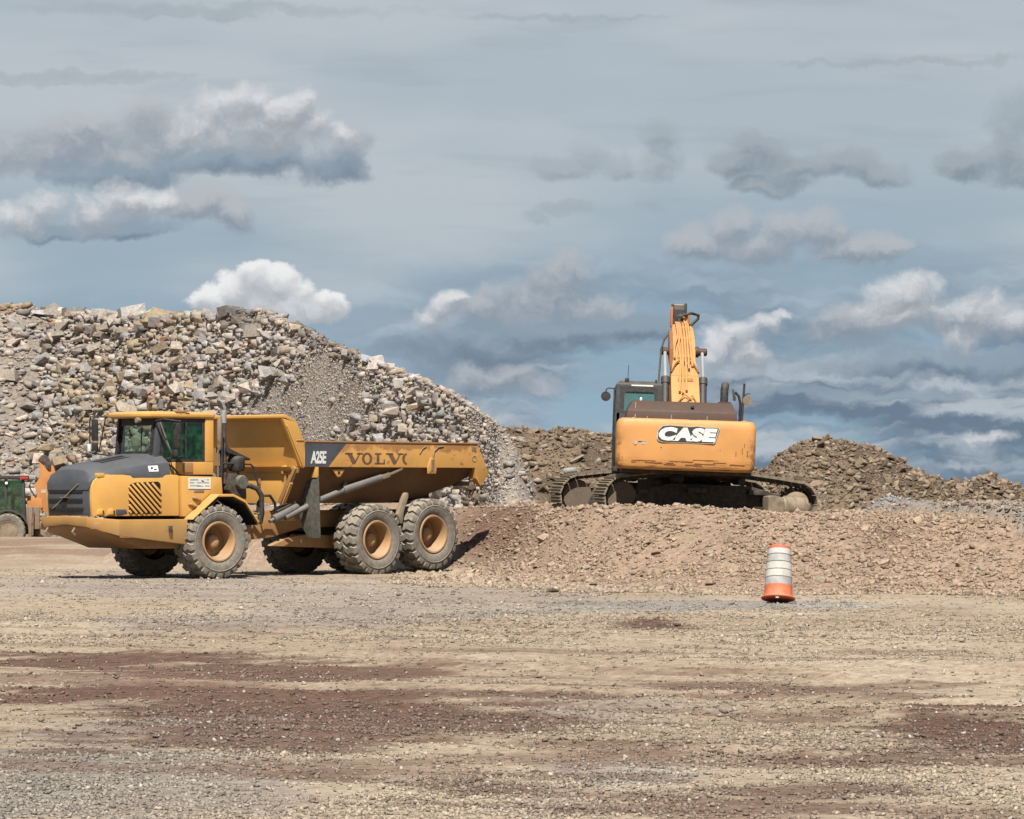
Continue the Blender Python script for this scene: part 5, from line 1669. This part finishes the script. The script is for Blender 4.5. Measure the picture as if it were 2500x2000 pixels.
eb_(mb, 'window_frame', 'cab_grey', rw_)
eb_(MB().box((cabx0 + .1, caby1 - .03, 1.5), (cabx1 - .1, caby1 - .024, 2.75)), 'front_window', 'glass')
eb_(MB().box((cabx0 + .02, caby0 + .1, 1.75), (cabx0 + .026, caby1 - .1, 2.75)), 'side_window', 'glass')
eb_(MB().box((cabx1 - .026, caby0 + .1, 1.75), (cabx1 - .02, caby1 - .1, 2.75)), 'side_window', 'glass')
eb_(MB().box((-1.28, -.45, 1.5), (-.82, .0, 1.66)).box((-1.26, -.5, 1.6), (-.84, -.38, 2.20)), 'seat', 'black', bevel=.04)
ml = eb_(MB().tube([(cabx0 + .03, .85, 2.79), (-1.66, .88, 2.80), (-1.71, .9, 2.77), (-1.715, .9, 2.72)], .014, 7).tube([(-1.56, -.6, 1.1), (-1.565, -.6, 2.5)], .016, 6), 'mirror_arm', 'black')
eb_(MB().lathe([(.0005, .035), (.08, .03), (.105, .0), (.105, -.02), (.0005, -.025)], 'y', (-1.715, .9, 2.62), 22), 'mirror', 'black', ml, smooth=50)
# --- boom: hollow box section that rises away from the viewer
BT = [(.30, 2.30), (.60, 2.60), (1.1, 2.92), (1.6, 3.22), (2.1, 3.52), (2.6, 3.80), (3.1, 4.05), (3.6, 4.25), (4.2, 4.36), (4.9, 4.30), (5.6, 4.05), (6.2, 3.75)]
BW = [.30, .305, .305, .30, .245, .26, .25, .235, .205, .19, .175, .16]
BD = [.65, .72, .74, .76, .76, .76, .72, .66, .58, .50, .42, .34]
secs = []
for i, ((y, z), w, d) in enumerate(zip(BT, BW, BD)):
    a = Vector(BT[max(0, i - 1)]); b = Vector(BT[min(len(BT) - 1, i + 1)])
    t = (b - a).normalized(); nrm = Vector((t.y, -t.x))           # points down and forward
    y2, z2 = y + nrm.x * d, z + nrm.y * d
    secs.append([(-w, y, z), (w, y, z), (w, y2, z2), (-w, y2, z2)])
boom = eb_(MB().loft(secs), 'boom', 'case', bevel=.015)
for s in (-1, 1):
    eb_(MB().tube([(s * .12, 1.92, 3.47), (s * .20, 1.80, 3.40), (s * .30, 1.50, 3.21)], .022, 6), 'collar_weld', 'case_dark', boom)
eb_(MB().loft([[(-.30, 1.45, 3.15), (.30, 1.45, 3.15), (.30, 1.45, 3.06), (-.30, 1.45, 3.06)], [(-.235, 1.75, 3.33), (.235, 1.75, 3.33), (.235, 1.75, 3.24), (-.235, 1.75, 3.24)]]), 'boom_collar', 'case', boom, bevel=.01)


def on_boom(y, lift):
    z = float(np.interp(y, [p[0] for p in BT], [p[1] for p in BT]))
    return z + lift


for k, (xa, xb, xc, y0_) in enumerate(((-.13, -.06, -.10, .75), (-.06, -.03, -.06, .70), (.02, .03, .0, .8), (.09, .08, .06, 1.6), (.17, .13, .11, 1.7), (-.20, -.12, -.14, 2.0))):
    pts = []
    for y in np.linspace(y0_, 4.0, 14):
        f = (y - y0_) / (4.0 - y0_)
        x = xa + (xb - xa) * min(1, f * 2.2) if f < .45 else xb + (xc - xb) * (f - .45) / .55
        if k in (0, 5) and 1.9 < y < 3.0: x -= .05 * math.sin((y - 1.9) / 1.1 * math.pi)
        pts.append((x, y, on_boom(y, .05)))
    pp = eb_(MB().tube([(x_, y_, z_ + .02) for x_, y_, z_ in pts], .026, 7), 'oil_pipe', 'case', boom, smooth=60)
for y in (1.25, 2.1, 2.9, 3.5):
    eb_(MB().box((-.16, y - .02, on_boom(y, .0)), (.17, y + .03, on_boom(y, .085))), 'pipe_clamp', 'case', boom, bevel=.006)
eb_(MB().tube([(.03, 2.2, on_boom(2.2, .06)), (.06, 2.0, on_boom(2.0, .08)), (-.02, 1.85, on_boom(1.85, .07)), (.10, 1.7, on_boom(1.7, .06)), (.09, 1.55, on_boom(1.55, .06))], .016, 6), 'hose', 'black', boom, smooth=60)
eb_(MB().tube([(-.15, .5, 2.56), (-.02, .62, 2.72), (.12, .55, 2.60)], .02, 6).tube([(.0, .5, 2.52), (.14, .6, 2.70), (.26, .5, 2.50)], .02, 6), 'hose', 'case', boom, smooth=60)
for s in (-1, 1):
    eb_(MB().lathe([(.05, s * .24), (.12, s * .25), (.12, s * .33), (.085, s * .34), (.085, s * .50), (.05, s * .52)], 'x', (0, 2.62, 3.76 - .06), 16), 'boom_pin', 'brown', boom)
    cyl = eb_(MB().tube([(s * .41, .85, 1.35), (s * .41, 1.75, 3.0)], .085, 14).tube([(s * .41, 1.72, 2.95), (s * .41, 1.80, 3.09)], .10, 14), 'boom_cylinder', 'cab_grey', smooth=50)
    eb_(MB().tube([(s * .41, 1.8, 3.09), (s * .41, 2.60, 3.70)], .038, 12), 'cylinder_rod', 'chrome', cyl, smooth=60)
    if s < 0: eb_(MB().tube([(-.60, .5, 2.6), (-.56, 1.6, 3.1), (-.50, 2.5, 3.72), (-.44, 2.6, 3.95), (-.36, 2.8, 4.05)], .022, 7), 'hose', 'black', cyl, smooth=60)
eb_(MB().prism([(2.2, 3.35), (2.3, 3.75), (3.0, 4.15), (3.4, 4.2), (3.2, 3.6)], -.32, -.24, 'x'), 'boom_gusset', 'case_dark', boom, bevel=.01)
ac = eb_(MB().tube([(-.02, 3.75, 4.40), (-.02, 4.35, 4.60)], .075, 14).tube([(-.02, 4.33, 4.59), (-.02, 4.45, 4.63)], .095, 14), 'arm_cylinder', 'cab_grey', smooth=50)
eb_(MB().tube([(-.02, 4.42, 4.62), (-.02, 5.05, 4.82)], .05, 12), 'cylinder_rod', 'chrome', ac)
eb_(MB().prism([(4.15, 4.30), (4.2, 4.72), (4.3, 4.76), (4.45, 4.3)], -.25, -.20, 'x'), 'guard_plate', 'case_red', boom, bevel=.01)
eb_(MB().prism([(3.95, 4.36), (4.0, 4.58), (4.12, 4.60), (4.2, 4.38)], .03, .12, 'x'), 'hose_bracket', 'case', boom, bevel=.01)
eb_(MB().prism([(3.9, 4.36), (3.95, 4.56), (4.1, 4.6), (4.2, 4.38)], .12, .17, 'x'), 'hose_bracket', 'case_dark', boom, bevel=.01)
eb_(MB().tube([(.05, 3.9, 4.55), (.20, 4.1, 4.62), (.37, 4.2, 4.58), (.36, 4.2, 4.50), (.20, 4.1, 4.34)], .035, 8).tube([(-.05, 3.95, 4.5), (.12, 4.1, 4.45), (.14, 4.0, 4.3)], .04, 8), 'hose', 'black', boom, smooth=60)
arm = eb_(MB().prism([(4.95, 4.78), (5.08, 4.97), (5.35, 4.95), (6.3, 3.95), (6.9, 1.9), (6.7, 1.85), (5.9, 3.6)], -.15, .06, 'x'), 'arm', 'case', bevel=.02)
eb_(MB().prism([(4.62, 4.40), (4.60, 4.84), (4.80, 4.95), (5.02, 4.60)], -.205, .105, 'x').prism([(4.55, 4.70), (4.55, 4.95), (4.75, 4.97), (4.75, 4.72)], -.225, -.17, 'x').prism([(4.55, 4.70), (4.55, 4.97), (4.75, 4.99), (4.75, 4.72)], .07, .125, 'x'), 'arm_head', 'cab_grey', arm, bevel=.02)
for o in (arm, ac): o.location.z -= 0.12
bk = []
for k in range(9):
    a = R(100 + 25 * k)
    bk.append((6.45 + .55 * math.cos(a), 1.25 + .62 * math.sin(a)))
mb = MB()
for i in range(8):
    a, b = bk[i], bk[i + 1]
    mb.bar((0, a[0], a[1]), (0, b[0], b[1]), 1.2, .04, (0, a[1] - 1.25, -(a[0] - 6.45)))
for s in (-1, 1): mb.prism(bk, s * .58, s * .61, 'x')
eb_(mb, 'bucket', 'dark_metal', bevel=0)

# ---------------------------------------------------------------- backhoe loader far left
bho = empty('backhoe_loader', (-20.28, 165.0, -0.60), (0, 0, R(6)), 'orange backhoe loader with folded digging arm, cut off at the left edge', 'backhoe loader')


def hb_(mb, name, mat, parent=None, smooth=35, bevel=0.0):
    return mb.build(name, M[mat], parent or bho, smooth, bevel)


def ag_tyre(r, w, n=20):
    mb = MB().lathe([(r * .52, -w * .8), (r * .62, -w), (r * .88, -w), (r * .95, -w * .8), (r * .955, w * .8), (r * .88, w), (r * .62, w), (r * .52, w * .8)], 'y', n=40, cap=False)
    for s in (-1, 1):
        for k in range(n):
            a0 = 2 * math.pi * (k + (.5 if s > 0 else 0)) / n
            secs = []
            for da, ww, rh in ((0, 0, r), (.10, .5, r), (.2, 1.0, r * .96)):
                secs.append([(q * math.cos(a0 + da + e), s * w * ww, q * math.sin(a0 + da + e)) for q, e in ((r * .93, -.06), (rh, -.045), (rh, .045), (r * .93, .06))])
            mb.loft(secs)
    return mb


for (x, r, w) in ((0, .705, .22), (-2.15, .47, .16)):
    for s in (-1, 1):
        wh = hb_(MB().lathe([(r * .5, s * w * .9), (r * .53, s * w), (r * .48, s * w), (r * .44, s * w * .3), (r * .2, s * w * .35), (r * .16, s * w * .7), (.0005, s * w * .75)], 'y', n=28), 'wheel', 'dusty')
        wh.location = (x, s * .85, r)
        t = ag_tyre(r, w).build('tyre', M['tyre'], wh, 35)
        fn = [(x + (r + .12) * math.cos(R(a)), r + (r + .12) * math.sin(R(a))) for a in range(20, 171, 15)]
        fi_ = [(x + (r + .06) * math.cos(R(a)), r + (r + .06) * math.sin(R(a))) for a in range(170, 19, -15)]
        if r > .6: hb_(MB().prism(fn + fi_, s * .60, s * 1.08), 'fender', 'cab_grey', bevel=.01)
hb_(MB().box((-2.7, -.42, .55), (.9, .42, 1.05)), 'chassis', 'dark_metal', bevel=.03)
hb_(MB().prism([(-2.75, .95), (-2.75, 1.45), (-2.55, 1.62), (-.75, 1.70), (-.75, .95)], -.46, .46), 'hood', 'backhoe', bevel=.04)
hb_(MB().box((-.85, -.72, 1.0), (.70, .72, 1.32)), 'cab_floor', 'cab_grey', bevel=.03)
for (x0, x1) in ((-.82, -.72), (-.10, -.10), (.66, .58)):
    for s in (-1, 1):
        hb_(MB().bar((x0, s * .68, 1.25), (x1, s * .66, 2.75), .09, .09), 'pillar', 'cab_grey', bevel=.02)
for s in (-1, 1):
    hb_(MB().prism([(-.78, 1.32), (.62, 1.32), (.57, 2.72), (-.70, 2.72)], s * .665, s * .672), 'side_window', 'glass_dark')
hb_(MB().box((.60, -.62, 1.45), (.607, .62, 2.72)), 'rear_window', 'glass_dark')
hb_(MB().box((-.76, -.62, 1.45), (-.753, .62, 2.72)), 'front_window', 'glass_dark')
hb_(MB().box((-.25, -.28, 1.3), (.25, .28, 1.5)).box((.1, -.26, 1.4), (.25, .26, 2.1)), 'seat', 'black', bevel=.04)
rf2 = hb_(MB().box((-.95, -.80, 2.74), (.82, .80, 2.90)), 'cab_roof', 'black', bevel=.05)
hb_(MB().box((.46, -.815, 2.75), (.80, -.79, 2.84)), 'tail_lamp', 'red_lens', rf2, bevel=.01)
hb_(MB().lathe([(.05, -.82), (.06, -.80), (.05, -.76)], 'y', (-.07, 0, 2.60), 12), 'work_lamp', 'lamp', rf2)
# stabilisers
for x, s in ((.92, -1), (1.10, 1)):
    st_ = hb_(MB().bar((x, s * .72, 1.62), (x - .03, s * .78, .42), .15, .17).bar((x + .07, s * .72, 1.55), (x + .05, s * .78, .50), .07, .08), 'stabiliser', 'rustpipe', bevel=.015)
    hb_(MB().box((x - .18, s * .78 - .16, .38), (x + .16, s * .78 + .16, .44)), 'foot_plate', 'rustpipe', st_, bevel=.01)
hb_(MB().box((.70, -.55, .75), (1.25, .55, 1.65)), 'rear_frame', 'rustpipe', bevel=.03)
hb_(MB().prism([(.75, 1.62), (.74, 2.05), (.95, 2.10), (1.35, 1.95), (1.38, 1.60), (1.1, 1.5)], -.22, .22), 'swing_post', 'backhoe', bevel=.03)
bm2 = hb_(MB().prism([(1.20, 1.66), (1.06, 2.50), (1.12, 2.62), (1.28, 2.92), (1.22, 3.42), (1.08, 3.52), (1.14, 3.62), (1.32, 3.60), (1.46, 3.20), (1.66, 3.40), (1.80, 3.28), (1.88, 3.06), (1.82, 2.84), (1.68, 2.66), (1.68, 1.45), (1.42, 1.42)], -.17, .17), 'digging_boom', 'backhoe', bevel=.02)
hb_(MB().box((1.30, -.178, 2.20), (1.50, -.168, 2.34)), 'badge', 'ink_grey', bm2)
hb_(MB().prism([(1.18, 3.55), (1.34, 3.74), (1.55, 3.70), (1.72, 3.42), (1.70, 3.10), (1.58, 3.12), (1.42, 3.34)], -.22, .22), 'boom_head', 'dark_metal', bevel=.03)
hb_(MB().prism([(1.50, 3.2), (1.68, 3.1), (1.75, 1.3), (1.72, .9), (1.60, .9)], -.12, .12), 'dipper', 'backhoe', bevel=.02)
hb_(MB().tube([(1.04, -.2, 2.55), (.88, -.22, 2.62), (.84, -.22, 2.45), (.92, -.2, 2.28), (1.1, -.2, 2.0)], .03, 7), 'hose', 'black', smooth=60)
hb_(MB().prism([(1.22, .55), (1.18, .78), (1.45, .86), (1.62, 1.02), (1.84, .95), (1.86, .62), (1.70, .44), (1.50, .42)], -.32, .32), 'digging_bucket', 'dusty', bevel=.03)
la = hb_(MB().bar((-.8, -.6, 1.5), (-3.2, -.6, .55), .10, .2).bar((-.8, .6, 1.5), (-3.2, .6, .55), .10, .2).bar((-3.1, -.62, .6), (-3.1, .62, .6), .12, .12), 'loader_arms', 'backhoe', bevel=.02)
hb_(MB().prism([(-3.2, .2), (-4.05, .12), (-3.7, .2), (-3.3, .45), (-3.45, .95), (-3.2, .9)], -1.1, 1.1), 'loader_bucket', 'rustpipe', bevel=.02)

# ---------------------------------------------------------------- traffic drum leaning on the toe of the berm
DR = (4.205, 64.75)
dz0 = float(ground_z(np.array([DR[0]]), np.array([DR[1]]))[0])
drum = empty('traffic_drum', (DR[0], DR[1], dz0 + .035), (R(-14), R(2.6), 0), 'orange and white traffic drum leaning back in front of the berm', 'traffic drum')
body = MB()
body.lathe([(.258, .03), (.226, .10), (.222, .235), (.212, .245), (.212, .365), (.216, .370), (.208, .375), (.206, .487), (.211, .492), (.203, .497), (.199, .612), (.205, .618), (.188, .623), (.186, .735), (.192, .74),
            (.182, .745), (.180, .835), (.176, .875), (.165, .885), (.0005, .885)], 'z', n=44)
bd = body.build('barrel', M['orange_plastic'], drum, 30)
for k, pr in enumerate(([(.2125, .248), (.2125, .362)], [(.2085, .378), (.2065, .484)], [(.2035, .500), (.1995, .609)], [(.1885, .626), (.1865, .732)], [(.1825, .748), (.1805, .832)])):
    MB().lathe([(r_ + .002, z_) for r_, z_ in pr], 'z', n=44, cap=False).build('reflective_band', M['sheeting_grey' if k in (0, 3) else 'sheeting'], bd, 60)
for z_, r_ in ((.370, .2175), (.492, .2125), (.618, .2065), (.740, .1935)):
    MB().lathe([(r_ - .006, z_ - .008), (r_, z_), (r_ - .006, z_ + .007)], 'z', n=44, cap=False).build('rib', M['groove'], bd, 60)
MB().lathe([(.258, .03), (.268, .035), (.272, .05), (.262, .062), (.235, .075)], 'z', n=44, cap=False).build('rim_flange', M['orange_plastic'], bd, 60)
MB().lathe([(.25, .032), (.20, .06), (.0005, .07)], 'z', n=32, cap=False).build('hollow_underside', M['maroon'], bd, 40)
MB().box((-.055, -.247, .0), (-.005, -.238, .048)).build('white_tag', M['sheeting'], bd, None)
MB().tube([(-.09, -.03, .88), (-.09, -.03, .925), (-.03, -.03, .93), (-.03, -.03, .88)], .016, 7).build('carry_handle', M['orange_plastic'], bd, 50)
